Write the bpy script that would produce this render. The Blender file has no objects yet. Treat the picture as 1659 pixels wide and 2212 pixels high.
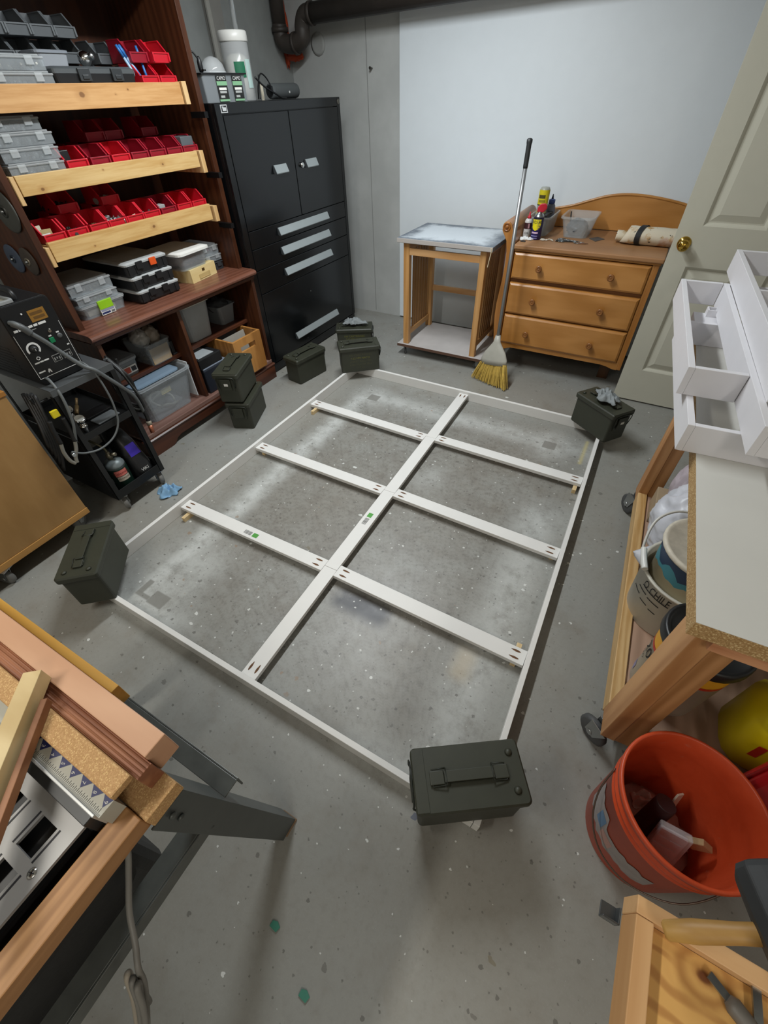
import bpy, bmesh, math, random
from mathutils import Vector, Matrix, noise, Euler
SC = bpy.context.scene
COL = SC.collection
R = math.radians
PI = math.pi
rnd = random.Random(7)

# ------------------------------------------------------------------ camera, world, lights, exposure
cd = bpy.data.cameras.new('camera'); cam = bpy.data.objects.new('camera', cd); COL.objects.link(cam)
def cam_matrix(p, y, r, h):
    cy, sy, cp, sp, cr, sr = math.cos(y), math.sin(y), math.cos(p), math.sin(p), math.cos(r), math.sin(r)
    f = Vector((sy*cp, cy*cp, -sp)); rt = Vector((cy, -sy, 0)); up = rt.cross(f)
    rt2 = cr*rt + sr*up; up2 = -sr*rt + cr*up
    m = Matrix((rt2, up2, -f)).transposed().to_4x4(); m.translation = (0, 0, h)
    return m
cam.matrix_world = cam_matrix(R(44.7804), R(-30.7821), R(-2.229), 1.55)
cd.sensor_fit = 'HORIZONTAL'; cd.sensor_width = 36.0; cd.lens = 36.0*917.49/1659.0
cd.clip_start = 0.02; cd.clip_end = 50
SC.camera = cam

w = bpy.data.worlds.new('world'); SC.world = w; w.use_nodes = True
w.node_tree.nodes['Background'].inputs[0].default_value = (0.8, 0.86, 1.0, 1)
w.node_tree.nodes['Background'].inputs[1].default_value = 0.08
SC.view_settings.view_transform = 'Standard'; SC.view_settings.look = 'None'
SC.view_settings.exposure = 0.0; SC.view_settings.gamma = 1.0; SC.view_settings.use_curve_mapping = False

def area(name, loc, rot, sx, sy, power, col):
    d = bpy.data.lights.new(name, 'AREA'); d.shape = 'RECTANGLE'; d.size = sx; d.size_y = sy
    d.energy = power; d.color = col
    o = bpy.data.objects.new(name, d); o.location = loc; o.rotation_euler = rot; COL.objects.link(o)
    return o
area('strip_or_fill_light', (-1.32, 1.95, 2.40), (0, 0, 0), 0.12, 1.25, 54, (0.93, 0.98, 1.0))
area('strip_or_fill_light', (-1.25, -0.75, 2.40), (0, 0, 0), 0.12, 1.25, 25, (1.0, 0.96, 0.87))
area('strip_or_fill_light', (1.15, -1.3, 2.40), (0, 0, 0), 0.12, 1.25, 20, (1.0, 0.95, 0.86))  # added fill lamp, out of view; lifts camera-facing sides and floor shadows

# ------------------------------------------------------------------ materials
def lin(h):
    h = h.lstrip('#'); out = []
    for i in (0, 2, 4):
        c = int(h[i:i+2], 16)/255
        out.append(c/12.92 if c <= .04045 else ((c+.055)/1.055)**2.4)
    return (*out, 1)
class NT:
    def __init__(s, name):
        s.m = bpy.data.materials.new(name); s.m.use_nodes = True; s.t = s.m.node_tree
        s.b = s.t.nodes['Principled BSDF']
    def n(s, typ, **kw):
        nd = s.t.nodes.new(typ)
        for k, v in kw.items():
            if k[0] == 'i' and k[1:].isdigit(): nd.inputs[int(k[1:])].default_value = v
            elif k in nd.inputs and not hasattr(nd, k): nd.inputs[k].default_value = v
            else: setattr(nd, k, v)
        return nd
    def l(s, a, b): s.t.links.new(a, b)
    def math(s, op, a, b=None, c=None, clamp=False):
        nd = s.t.nodes.new('ShaderNodeMath'); nd.operation = op; nd.use_clamp = clamp
        for i, v in enumerate((a, b, c)):
            if v is None: continue
            if hasattr(v, 'is_output'): s.l(v, nd.inputs[i])
            else: nd.inputs[i].default_value = v
        return nd.outputs[0]
    def mix(s, fac, a, b):
        nd = s.t.nodes.new('ShaderNodeMix'); nd.data_type = 'RGBA'
        for sock, v in ((nd.inputs[0], fac), (nd.inputs[6], a), (nd.inputs[7], b)):
            if hasattr(v, 'is_output'): s.l(v, sock)
            else: sock.default_value = v
        return nd.outputs[2]
    def obj(s): return s.n('ShaderNodeTexCoord').outputs['Object']
    def noise(s, co, scale, detail=3, rough=.5):
        nd = s.n('ShaderNodeTexNoise'); nd.inputs['Scale'].default_value = scale
        nd.inputs['Detail'].default_value = detail; nd.inputs['Roughness'].default_value = rough
        if co is not None: s.l(co, nd.inputs['Vector'])
        return nd.outputs['Fac']
    def ramp(s, fac, lo, hi):
        nd = s.n('ShaderNodeMapRange'); nd.interpolation_type = 'SMOOTHSTEP'
        s.l(fac, nd.inputs[0]); nd.inputs[1].default_value = lo; nd.inputs[2].default_value = hi
        return nd.outputs[0]
    def bump(s, h, strength, dist=.002):
        nd = s.n('ShaderNodeBump'); nd.inputs['Strength'].default_value = strength
        nd.inputs['Distance'].default_value = dist; s.l(h, nd.inputs['Height']); s.l(nd.outputs[0], s.b.inputs['Normal'])
MATS = {}
def plain(name, col, rough=.5, metal=0., var=.08, vs=14, bump=0., alpha=1.):
    if name in MATS: return MATS[name]
    t = NT(name); c = lin(col)
    co = t.obj(); f = t.noise(co, vs, 4)
    d = tuple(x*(1-var*2.2) for x in c[:3])+(1,)
    e = tuple(min(1, x*(1+var)) for x in c[:3])+(1,)
    t.l(t.mix(f, d, e), t.b.inputs['Base Color'])
    t.b.inputs['Roughness'].default_value = rough; t.b.inputs['Metallic'].default_value = metal
    if bump: t.bump(t.noise(co, 90, 3), bump)
    MATS[name] = t.m; return t.m
def wood(name, c1, c2, axis='x', scale=9, rough=.5, knots=0., dark=None, stains=0., stretch=.09):
    if name in MATS: return MATS[name]
    t = NT(name); co = t.obj()
    mp = t.n('ShaderNodeMapping'); sc = [1, 1, 1]; sc['xyz'.index(axis)] = stretch
    mp.inputs['Scale'].default_value = sc; t.l(co, mp.inputs['Vector'])
    n1 = t.noise(mp.outputs[0], scale, 5, .6); n2 = t.noise(mp.outputs[0], scale*6, 3, .6)
    wv = t.n('ShaderNodeTexWave'); wv.inputs['Scale'].default_value = scale*.9; wv.inputs['Distortion'].default_value = 9
    wv.inputs['Detail'].default_value = 2; wv.inputs['Detail Scale'].default_value = 1.2
    t.l(mp.outputs[0], wv.inputs['Vector'])
    a = t.math('ADD', t.math('MULTIPLY', n1, .55), t.math('MULTIPLY', n2, .2))
    a = t.math('ADD', a, t.math('MULTIPLY', wv.outputs['Fac'], .16))
    f = t.ramp(a, .28, .66)
    c = t.mix(f, lin(c2), lin(c1))
    if knots:
        v = t.n('ShaderNodeTexVoronoi'); v.inputs['Scale'].default_value = 1.0
        m2 = t.n('ShaderNodeMapping'); s2 = [7, 7, 7]; s2['xyz'.index(axis)] = 3.2; m2.inputs['Scale'].default_value = s2
        t.l(co, m2.inputs['Vector']); t.l(m2.outputs[0], v.inputs['Vector'])
        k = t.ramp(v.outputs['Distance'], knots, knots*.35)
        c = t.mix(k, c, lin(dark or '5a3a1c'))
    if stains:
        s = t.ramp(t.noise(co, 5, 4, .6), .56, .75)
        c = t.mix(t.math('MULTIPLY', s, stains), c, lin('4a3a26'))
    t.l(c, t.b.inputs['Base Color']); t.b.inputs['Roughness'].default_value = rough
    t.bump(n2, .08, .001)
    MATS[name] = t.m; return t.m
def clear(name, col='d9dee1', amount=.84, rough=.25):
    if name in MATS: return MATS[name]
    t = NT(name); t.b.inputs['Base Color'].default_value = lin(col); t.b.inputs['Roughness'].default_value = rough
    out = t.t.nodes['Material Output']; tr = t.n('ShaderNodeBsdfTransparent'); mx = t.n('ShaderNodeMixShader')
    tr.inputs[0].default_value = (.93, .95, .96, 1)
    f = t.math('ADD', t.math('MULTIPLY', t.noise(t.obj(), 9, 2), .10), 1-amount-.05, clamp=True)
    t.l(f, mx.inputs[0])
    t.l(tr.outputs[0], mx.inputs[1]); t.l(t.b.outputs[0], mx.inputs[2]); t.l(mx.outputs[0], out.inputs[0])
    MATS[name] = t.m; return t.m
def chipboard(name, c1, c2, c3, scale=150):
    if name in MATS: return MATS[name]
    t = NT(name); co = t.obj()
    v = t.n('ShaderNodeTexVoronoi'); v.inputs['Scale'].default_value = scale; t.l(co, v.inputs['Vector'])
    sep = t.n('ShaderNodeSeparateColor'); t.l(v.outputs['Color'], sep.inputs[0])
    c = t.mix(t.ramp(sep.outputs[0], .2, .8), lin(c1), lin(c2))
    c = t.mix(t.math('GREATER_THAN', sep.outputs[1], .86), c, lin(c3))
    t.l(c, t.b.inputs['Base Color']); t.b.inputs['Roughness'].default_value = .75
    t.bump(sep.outputs[2], .10, .0005); MATS[name] = t.m; return t.m

def floor_material():
    t = NT('painted_concrete'); co = t.obj(); xyz = t.n('ShaderNodeSeparateXYZ'); t.l(co, xyz.inputs[0])
    X, Y = xyz.outputs[0], xyz.outputs[1]
    big = t.noise(co, 1.1, 4, .55); mid = t.noise(co, 5, 5, .6); fine = t.noise(co, 55, 4, .7)
    # scuffed brownish work area inside the frame
    def rect(x0, x1, y0, y1, s):
        a = t.math('MULTIPLY', t.ramp(X, x0-s, x0+s), t.ramp(X, x1+s, x1-s))
        b = t.math('MULTIPLY', t.ramp(Y, y0-s, y0+s), t.ramp(Y, y1+s, y1-s))
        return t.math('MULTIPLY', a, b)
    c = t.mix(t.ramp(big, .3, .7), lin('87857e'), lin('8e8f8b'))
    c = t.mix(t.math('MULTIPLY', t.ramp(mid, .48, .8), .5), c, lin('70675a'))
    c = t.mix(t.math('MULTIPLY', t.ramp(fine, .45, .75), t.math('MULTIPLY_ADD', rect(-1.6, .0, .35, 2.45, .3), .35, .14)), c, lin('5e5a53'))
    g2 = t.noise(co, 160, 3, .7); c = t.mix(t.math('MULTIPLY', t.ramp(g2, .5, .75), .12), c, lin('a9aaa6'))
    wear = t.math('MULTIPLY', rect(-1.5, -.1, .45, 2.35, .3), t.ramp(t.noise(co, 7, 8, .75), .36, .66))
    c = t.mix(t.math('MULTIPLY', wear, .42), c, lin('655d54'))
    gr = t.ramp(t.noise(co, 28, 6, .8), .50, .68)
    c = t.mix(t.math('MULTIPLY', gr, t.math('MULTIPLY_ADD', rect(-1.6, .0, .35, 2.45, .3), .36, .06)), c, lin('54504a'))
    # white overspray left round pieces painted on the floor
    def band(axis, pos, wdt, lo, hi, amt):
        A, B = (X, Y) if axis == 'x' else (Y, X)
        wdt *= 1.35
        d = t.math('ABSOLUTE', t.math('SUBTRACT', A, pos))
        g = t.ramp(d, wdt, 0.0)
        g = t.math('MULTIPLY', g, t.math('MULTIPLY', t.ramp(B, lo-.12, lo+.12), t.ramp(B, hi+.12, hi-.12)))
        return t.math('MULTIPLY', g, amt)
    sp = band('x', -1.50, .085, .35, 2.35, .8)
    for b in (band('x', -.085, .13, .3, 1.75, .62), band('y', 2.33, .10, -1.55, .0, .62), band('x', -1.43, .22, .3, .75, .55),
              band('y', .36, .10, -1.6, -1.2, .6), band('x', -.72, .13, 1.62, 1.76, .45), band('x', -.19, .15, 2.2, 2.42, .8),
              band('y', .33, .10, -.35, .02, .45), band('x', -1.43, .17, 2.24, 2.40, .95)):
        sp = t.math('MAXIMUM', sp, b)
    sp = t.math('MULTIPLY', t.math('MULTIPLY', sp, .92), t.ramp(t.noise(co, 10, 6, .75), .22, .62))
    c = t.mix(sp, c, lin('c9ccca'))
    # clean ghosts where small blocks stood
    for r_ in ((-1.465, -1.388, 2.28, 2.352), (-.23, -.155, 2.268, 2.342), (-1.45, -1.362, .378, .443), (-1.53, -1.50, .40, .47), (-1.53, -1.45, .385, .405)):
        c = t.mix(t.math('MULTIPLY', rect(*r_, .004), .85), c, lin('7b7a75'))
    c = t.mix(t.math('MULTIPLY', rect(-.735, -.48, .75, .85, .035), t.ramp(mid, .2, .45)), c, lin('29282d'))
    c = t.mix(t.math('MULTIPLY', rect(-.17, -.10, .70, .83, .03), .5), c, lin('c2b49b'))
    c = t.mix(t.math('MULTIPLY', rect(-.005, .01, 2.2, 2.45, .012), .7), c, lin('c2b57e'))
    # paint specks and drips
    def specks(scale, thr, dist, col, amt, seed, keep, mask=None):
        v = t.n('ShaderNodeTexVoronoi'); v.inputs['Scale'].default_value = scale
        mp = t.n('ShaderNodeMapping'); mp.inputs['Location'].default_value = (seed, seed*.7, 0); t.l(co, mp.inputs[0])
        ds = t.noise(co, scale*3, 2); off = t.n('ShaderNodeVectorMath'); off.operation = 'ADD'
        t.l(mp.outputs[0], off.inputs[0]); cmb = t.n('ShaderNodeCombineXYZ')
        t.l(t.math('MULTIPLY', ds, .6/scale), cmb.inputs[0]); t.l(cmb.outputs[0], off.inputs[1]); t.l(off.outputs[0], v.inputs['Vector'])
        s = t.n('ShaderNodeSeparateColor'); t.l(v.outputs['Color'], s.inputs[0])
        rad = t.math('MULTIPLY', s.outputs[1], dist)
        m = t.math('MULTIPLY', t.math('LESS_THAN', v.outputs['Distance'], rad), t.math('GREATER_THAN', s.outputs[0], thr))
        if mask is not None: m = t.math('MULTIPLY', m, mask)
        nonlocal c
        c = t.mix(t.math('MULTIPLY', m, amt), c, lin(col))
    inside = rect(-1.66, .04, .34, 2.5, .06)
    specks(20, .62, .17, '4c4843', .55, 61.2, 1, inside); specks(44, .66, .22, '45413c', .55, 71.9, 1, inside); specks(24, .90, .17, 'cfd0cc', .8, 83.3, 1, inside)
    specks(50, .90, .24, 'cfd0cc', .75, 93.3, 1, inside); specks(15, .88, .16, '8a6a4a', .5, 97.1, 1, inside)
    specks(62, .25, .42, 'd9dad4', .9, 103.7, 1, t.math('MAXIMUM', rect(.096, .120, 1.43, 1.52, .003), rect(.096, .118, 1.30, 1.39, .003)))
    specks(13, .90, .16, 'd6d8d4', .8, 3.1, 1); specks(34, .945, .22, 'd0d2cf', .85, 8.7, 1); specks(80, .972, .3, 'cfd1ce', .8, 41.7, 1)
    specks(17, .84, .20, '4f4c47', .5, 5.3, 1); specks(38, .82, .24, '413e3a', .55, 12.4, 1); specks(95, .86, .3, '46433f', .5, 52.4, 1)
    specks(7, .93, .14, '2f3f63', .6, 17.9, 1); specks(6, .94, .12, '9a5a44', .6, 23.3, 1); specks(9, .93, .13, '6f6650', .6, 31.3, 1)
    t.l(c, t.b.inputs['Base Color'])
    t.l(t.math('ADD', t.math('MULTIPLY', mid, .25), .3), t.b.inputs['Roughness'])
    t.bump(fine, .12, .002)
    return t.m

# ------------------------------------------------------------------ mesh helpers
class MB:
    def __init__(s): s.v = []; s.f = []; s.sm = []
    def add(s, vs, fs, smooth=False):
        o = len(s.v); s.v += [tuple(v) for v in vs]; s.f += [tuple(i+o for i in f) for f in fs]; s.sm += [smooth]*len(fs); return s
    def box(s, x0, x1, y0, y1, z0, z1, M=None):
        vs = [Vector((x, y, z)) for z in (z0, z1) for y in (y0, y1) for x in (x0, x1)]
        if M is not None: vs = [M @ v for v in vs]
        return s.add(vs, [(0, 2, 3, 1), (4, 5, 7, 6), (0, 1, 5, 4), (2, 6, 7, 3), (0, 4, 6, 2), (1, 3, 7, 5)])
    def bar(s, p0, p1, wd, th, up=(0, 0, 1)):
        p0, p1 = Vector(p0), Vector(p1); d = (p1-p0).normalized(); u = Vector(up); sd = d.cross(u).normalized(); u = sd.cross(d)
        vs = []
        for p in (p0, p1):
            for a, b in ((-1, -1), (1, -1), (1, 1), (-1, 1)): vs.append(p+sd*a*wd/2+u*b*th/2)
        return s.add(vs, [(3, 2, 1, 0), (4, 5, 6, 7), (0, 1, 5, 4), (1, 2, 6, 5), (2, 3, 7, 6), (3, 0, 4, 7)])
    def loft(s, loops, cap0=True, cap1=True, smooth=False, closed=True):
        n = len(loops[0]); vs = [v for lp in loops for v in lp]; fs = []
        for i in range(len(loops)-1):
            for j in range(n if closed else n-1):
                k = (j+1) % n; fs.append((i*n+j, i*n+k, (i+1)*n+k, (i+1)*n+j))
        s.add(vs, fs, smooth); o = len(s.v)-len(vs)
        if cap0: s.f.append(tuple(o+j for j in reversed(range(n)))); s.sm.append(False)
        if cap1: s.f.append(tuple(o+(len(loops)-1)*n+j for j in range(n))); s.sm.append(False)
        return s
    def cyl(s, p0, p1, r0, r1=None, n=16, caps=True):
        p0, p1 = Vector(p0), Vector(p1); r1 = r0 if r1 is None else r1; d = (p1-p0).normalized()
        a = d.orthogonal().normalized(); b = d.cross(a)
        lp = [[p+(a*math.cos(2*PI*j/n)+b*math.sin(2*PI*j/n))*r for j in range(n)] for p, r in ((p0, r0), (p1, r1))]
        return s.loft(lp, caps, caps, True)
    def lathe(s, prof, c=(0, 0, 0), n=24, axis=(0, 0, 1), cap0=True, cap1=True):
        d = Vector(axis).normalized(); a = d.orthogonal().normalized(); b = d.cross(a); c = Vector(c)
        return s.loft([[c+d*z+(a*math.cos(2*PI*j/n)+b*math.sin(2*PI*j/n))*max(r, 1e-4) for j in range(n)] for r, z in prof], cap0, cap1, True)
    def tube(s, pts, r, n=8, sub=6, caps=True):
        P = [Vector(p) for p in pts]
        if len(P) > 2 and sub > 1:
            Q = []
            for i in range(len(P)-1):
                p0, p1, p2, p3 = P[max(i-1, 0)], P[i], P[i+1], P[min(i+2, len(P)-1)]
                for k in range(sub):
                    u = k/sub
                    Q.append(.5*((2*p1)+(p2-p0)*u+(2*p0-5*p1+4*p2-p3)*u*u+(3*p1-p0-3*p2+p3)*u**3))
            Q.append(P[-1]); P = Q
        lp = []; a = None
        for i, p in enumerate(P):
            d = (P[min(i+1, len(P)-1)]-P[max(i-1, 0)]).normalized()
            a = d.orthogonal().normalized() if a is None else (a-d*a.dot(d)).normalized()
            b = d.cross(a); rr = r(i/(len(P)-1)) if callable(r) else r
            lp.append([p+(a*math.cos(2*PI*j/n)+b*math.sin(2*PI*j/n))*rr for j in range(n)])
        return s.loft(lp, caps, caps, True)
    def prism(s, poly, axis, a0, a1):
        def mk(u, v, a): return {'x': (a, u, v), 'y': (u, a, v), 'z': (u, v, a)}[axis]
        return s.loft([[Vector(mk(u, v, a)) for u, v in poly] for a in (a0, a1)])
    def quad(s, *p): return s.add([Vector(q) for q in p], [tuple(range(len(p)))])
    def xf(s, M): s.v = [tuple(M @ Vector(v)) for v in s.v]; return s
def rrect(cx, cy, wx, wy, z, r, k=3):
    r = min(r, wx/2-1e-4, wy/2-1e-4); out = []
    for sx, sy, a0 in ((1, 1, 0), (-1, 1, 90), (-1, -1, 180), (1, -1, 270)):
        for i in range(k+1):
            a = R(a0+90*i/k); out.append(Vector((cx+sx*(wx/2-r)+r*math.cos(a), cy+sy*(wy/2-r)+r*math.sin(a), z)))
    return out
def tub(mb, cx, cy, z0, z1, wb, db, wt, dt, t=.004, r=.02, rim=.006, rimh=.01):
    e = 2*rim
    mb.loft([rrect(cx, cy, wb, db, z0, r), rrect(cx, cy, wt, dt, z1-rimh, r), rrect(cx, cy, wt+e, dt+e, z1-rimh, r), rrect(cx, cy, wt+e, dt+e, z1, r),
             rrect(cx, cy, wt-2*t, dt-2*t, z1, r), rrect(cx, cy, wb-2*t, db-2*t, z0+t, r)])
    return mb
ORI = {}
def root_of(o):
    while o.parent: o = o.parent
    return o
def thing(name, label, cat, loc=(0, 0, 0), group=None, kind=None, local=False):
    o = bpy.data.objects.new(name, None); o.empty_display_size = .05; COL.objects.link(o)
    o.location = loc; o['label'] = label; o['category'] = cat
    if group: o['group'] = group
    if kind: o['kind'] = kind
    ORI[o.name] = Vector((0, 0, 0)) if local else Vector(loc)
    return o
def mesh_obj(name, mb, mat, origin, bev=0., seg=2):
    me = bpy.data.meshes.new(name); me.from_pydata([Vector(v)-origin for v in mb.v], [], mb.f)
    bm = bmesh.new(); bm.from_mesh(me); bmesh.ops.recalc_face_normals(bm, faces=bm.faces); bm.to_mesh(me); bm.free()
    me.polygons.foreach_set('use_smooth', mb.sm[:len(me.polygons)])
    me.materials.append(mat); o = bpy.data.objects.new(name, me); COL.objects.link(o)
    if bev:
        m = o.modifiers.new('bevel', 'BEVEL'); m.width = bev; m.segments = seg; m.limit_method = 'ANGLE'; m.angle_limit = R(40)
    return o
def part(name, mb, mat, par, bev=0., label=None, kind=None):
    o = mesh_obj(name, mb, mat, ORI[root_of(par).name], bev); o.parent = par
    if label: o['label'] = label
    if kind: o['kind'] = kind
    return o
def single(name, mb, mat, label, cat, loc=(0, 0, 0), bev=0., group=None, kind=None, local=False):
    o = mesh_obj(name, mb, mat, Vector((0, 0, 0)) if local else Vector(loc), bev); o.location = loc
    if label: o['label'] = label; o['category'] = cat
    if group: o['group'] = group
    if kind: o['kind'] = kind
    ORI[o.name] = Vector((0, 0, 0)) if local else Vector(loc)
    return o
def struct(name, mb, mat, bev=0., par=None):
    o = mesh_obj(name, mb, mat, Vector((0, 0, 0)), bev); ORI[o.name] = Vector((0, 0, 0))
    if par: o.parent = par
    else: o['kind'] = 'structure'
    return o
def dup(src, loc, rz=0., label=None, group=None, tilt=(0, 0)):
    c = src.copy(); COL.objects.link(c); c.location = loc; c.rotation_euler = (tilt[0], tilt[1], rz); ORI[c.name] = ORI[src.name]
    if label: c['label'] = label
    if group: c['group'] = group
    def rec(a, b):
        for ch in a.children:
            k = ch.copy(); COL.objects.link(k); k.parent = b; rec(ch, k)
    rec(src, c); return c
def text(s, size, o, xd, yd, align='CENTER'):
    cu = bpy.data.curves.new('t', 'FONT'); cu.body = s; cu.size = size; cu.align_x = align; cu.align_y = 'CENTER'; cu.resolution_u = 2
    ob = bpy.data.objects.new('t', cu); COL.objects.link(ob)
    bpy.context.view_layer.update()
    me = ob.evaluated_get(bpy.context.evaluated_depsgraph_get()).to_mesh()
    xd, yd, o = Vector(xd).normalized(), Vector(yd).normalized(), Vector(o)
    mb = MB(); mb.add([o+xd*v.co.x+yd*v.co.y for v in me.vertices], [tuple(p.vertices) for p in me.polygons])
    ob.evaluated_get(bpy.context.evaluated_depsgraph_get()).to_mesh_clear()
    bpy.data.objects.remove(ob); bpy.data.curves.remove(cu); return mb
def blob(c, rx, ry, rz, amp=.2, freq=3., seed=0, nu=26, nv=18, flat=None, ridge=False):
    lp = []
    for i in range(nv+1):
        th = PI*i/nv; ring = []
        for j in range(nu):
            ph = 2*PI*j/nu; d = Vector((math.sin(th)*math.cos(ph), math.sin(th)*math.sin(ph), -math.cos(th)))
            q = d*freq+Vector((seed*3.1, seed*1.7, seed))
            k = noise.noise(q)+.5*noise.noise(q*2.3)
            if ridge: k = .5-abs(k)*1.6
            p = d*(1+amp*k); p = Vector((p.x*rx, p.y*ry, p.z*rz))
            if flat is not None: p.z = max(p.z, -flat)
            ring.append(Vector(c)+p)
        lp.append(ring)
    mb = MB(); mb.loft(lp, False, False, True); return mb
def crumple(c, sx, sy, h, seed, rz=0., n=22):
    """a crumpled glove or rag: a lobed sheet with folds, its underside lying on the surface"""
    M = Matrix.Translation(c) @ Matrix.Rotation(rz, 4, 'Z'); top = []; bot = []
    for i in range(n):
        for j in range(n):
            u, v = i/(n-1)*2-1, j/(n-1)*2-1
            a = math.atan2(v, u); k = max(abs(u), abs(v)); rr = k*(.72+.28*noise.noise(Vector((math.cos(a)*1.6, math.sin(a)*1.6, seed)))+.18*math.sin(5*a+seed))
            x, y = rr*math.cos(a)*sx, rr*math.sin(a)*sy
            q = Vector((x/sx*2.1, y/sy*2.1, seed*2.3))
            z = h*(1-.75*k*k)*(.35+1.2*(.5-abs(noise.noise(q*1.2)))+.4*noise.noise(q*3)); z = max(z, .0015)
            top.append(M @ Vector((x, y, z))); bot.append(M @ Vector((x, y, max(0, z-.0035))))
    N = n*n; fs = []
    for i in range(n-1):
        for j in range(n-1):
            a = i*n+j; fs.append((a, a+n, a+n+1, a+1)); fs.append((N+a, N+a+1, N+a+n+1, N+a+n))
    for i in range(n-1):
        for a, b in ((i, i+1), ((n-1)*n+i+1, (n-1)*n+i), ((i+1)*n, i*n), (i*n+n-1, (i+1)*n+n-1)): fs.append((a, b, N+b, N+a))
    return MB().add(top+bot, fs, True)

# common materials
WHITE = plain('white_paint', 'd9d8d3', .45, var=.02)
STEEL = plain('brushed_steel', 'b4b8ba', .3, 1.)
CHROME = plain('chrome', 'd0d0ce', .15, 1.)
BLACKP = plain('black_plastic', '17181a', .45)
BLACKM = plain('black_metal', '1c1d1f', .4, var=.12)
RUBBER = plain('grey_rubber', '4a4b4c', .6)
RED = plain('red_plastic', 'c3182a', .38, var=.06)
DRED = plain('crimson_plastic', '8f1226', .4, var=.06)
GREYP = plain('grey_plastic', '5a5e61', .45)
CLEAR = clear('clear_plastic')
CLEAR2 = clear('frosted_plastic', 'd9dcdd', .66, .4)
OLIVE = plain('olive_drab_paint', '34362b', .5, var=.12, vs=20)
MAHOG = wood('mahogany', '55301c', '3a1e11', 'z', 8, .38)
MAHOGY = wood('mahogany_long', '5d3422', '402114', 'y', 8, .34)
PINEY = wood('pine_board', 'cfa873', 'b58b52', 'y', 10, .5, knots=.16, dark='7b4a20')
MAPLE = wood('honey_maple', 'be874a', 'a56f33', 'x', 5, .32, stretch=.16)
BEECH = wood('beech', 'c99a63', 'b07f48', 'z', 9, .45)
BEECHX = wood('beech_long', 'd0a473', 'b98752', 'x', 9, .45)
FIR_X = wood('fir_x', 'cf9a72', 'a96f49', 'x', 12, .55)
FIR_Y = wood('fir_y', 'c99a63', 'a67440', 'y', 12, .55)
FIR_Z = wood('fir_z', 'c79868', 'a06f42', 'z', 9, .55, knots=.1)
CARD = plain('paper', 'e6e4de', .8)
INK = plain('black_ink', '141414', .7)
INKW = plain('white_ink', 'd8d8d6', .7)

# ------------------------------------------------------------------ the room
XL, XR, YB, YF, ZC = -2.90, 1.75, 3.76, -2.6, 2.46
floor = struct('floor', MB().box(XL-.1, XR+.1, YF-.1, YB+.1, -.08, 0), floor_material())
def wall_mat(name, c1, c2, bump=.15):
    t = NT(name); co = t.obj(); f = t.ramp(t.noise(co, 2.2, 5, .6), .35, .7)
    c = t.mix(f, lin(c1), lin(c2)); s = t.ramp(t.noise(co, 22, 4, .7), .70, .78)
    c = t.mix(t.math('MULTIPLY', s, .3), c, lin('6e6a62'))
    t.l(c, t.b.inputs['Base Color']); t.b.inputs['Roughness'].default_value = .6; t.bump(t.noise(co, 40, 4), bump, .003); return t.m
WALLM = wall_mat('painted_block_wall', 'a9aba9', 'b8bab8')
PANELM = plain('white_wall_panel', 'dde4e9', .42, var=.015)
wb = struct('wall_back', MB().box(XL-.1, XR+.1, YB, YB+.1, 0, ZC), WALLM)
struct('panel', MB().box(-1.965, XR, YB-.022, YB-.001, .012, ZC-.01), PANELM, .002, wb)
struct('seam_strip', MB().box(-2.24, -2.235, YB-.002, YB, .02, ZC), plain('wall_seam', '8b8c8a', .7), 0, wb)
wl = struct('wall_left', MB().box(XL-.1, XL, YF-.1, YB, 0, ZC), plain('grey_block_wall', '8e918f', .7, bump=.2))
struct('wall_right', MB().box(XR, XR+.1, YF-.1, YB, 0, ZC), plain('pale_wall', 'dcdad3', .7))
struct('wall_front', MB().box(XL-.1, XR+.1, YF-.1, YF, 0, ZC), plain('pale_wall', 'dcdad3', .7))
struct('ceiling', MB().box(XL-.1, XR+.1, YF-.1, YB+.1, ZC, ZC+.1), plain('ceiling_white', 'e4e4e0', .8))
tr = struct('trim_1', MB().box(XL, XL+.035, 2.95, 3.075, 0, ZC), plain('grey_trim', '8d8b86', .6), .002)
struct('trim_2', MB().box(XL+.0352, XL+.05, 2.935, 2.965, 0, ZC), plain('pale_trim', 'a5a39c', .6), .002)

# door standing open, parallel to the back wall
DM = plain('cream_door_paint', 'c4c2b3', .4, var=.02)
DX0, DY = .05, 3.06
door = struct('door_1', MB().box(DX0, DX0+.81, DY+.014, DY+.036, .01, 2.05), DM, .001)
fr = MB()
cols = [(.157, .43), (.53, .755)]
rows = [(.22, .82), (1.007, 1.62), (1.73, 1.93)]
xs = [DX0, cols[0][0], cols[0][1], cols[1][0], cols[1][1], DX0+.81]
for a, b in ((0, 1), (2, 3), (4, 5)): fr.box(xs[a], xs[b], DY, DY+.0139, .01, 2.05)
zs = [.01, .22, .82, 1.007, 1.62, 1.73, 1.93, 2.05]
for a, b in ((0, 1), (2, 3), (4, 5), (6, 7)):
    for c in cols: fr.box(c[0], c[1], DY, DY+.0139, zs[a], zs[b])
struct('stile_frame', fr, DM, 0, door)
for c in cols:
    for r_ in rows:
        def lp(o, y): return [Vector((x, y, z)) for x, z in ((c[0]+o, r_[0]+o), (c[1]-o, r_[0]+o), (c[1]-o, r_[1]-o), (c[0]+o, r_[1]-o))]
        struct('panel', MB().loft([lp(0, DY+.0005), lp(.006, DY+.004), lp(.016, DY+.0125), lp(.022, DY+.0125), lp(.052, DY+.003)], False, True), DM, 0, door)
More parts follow.
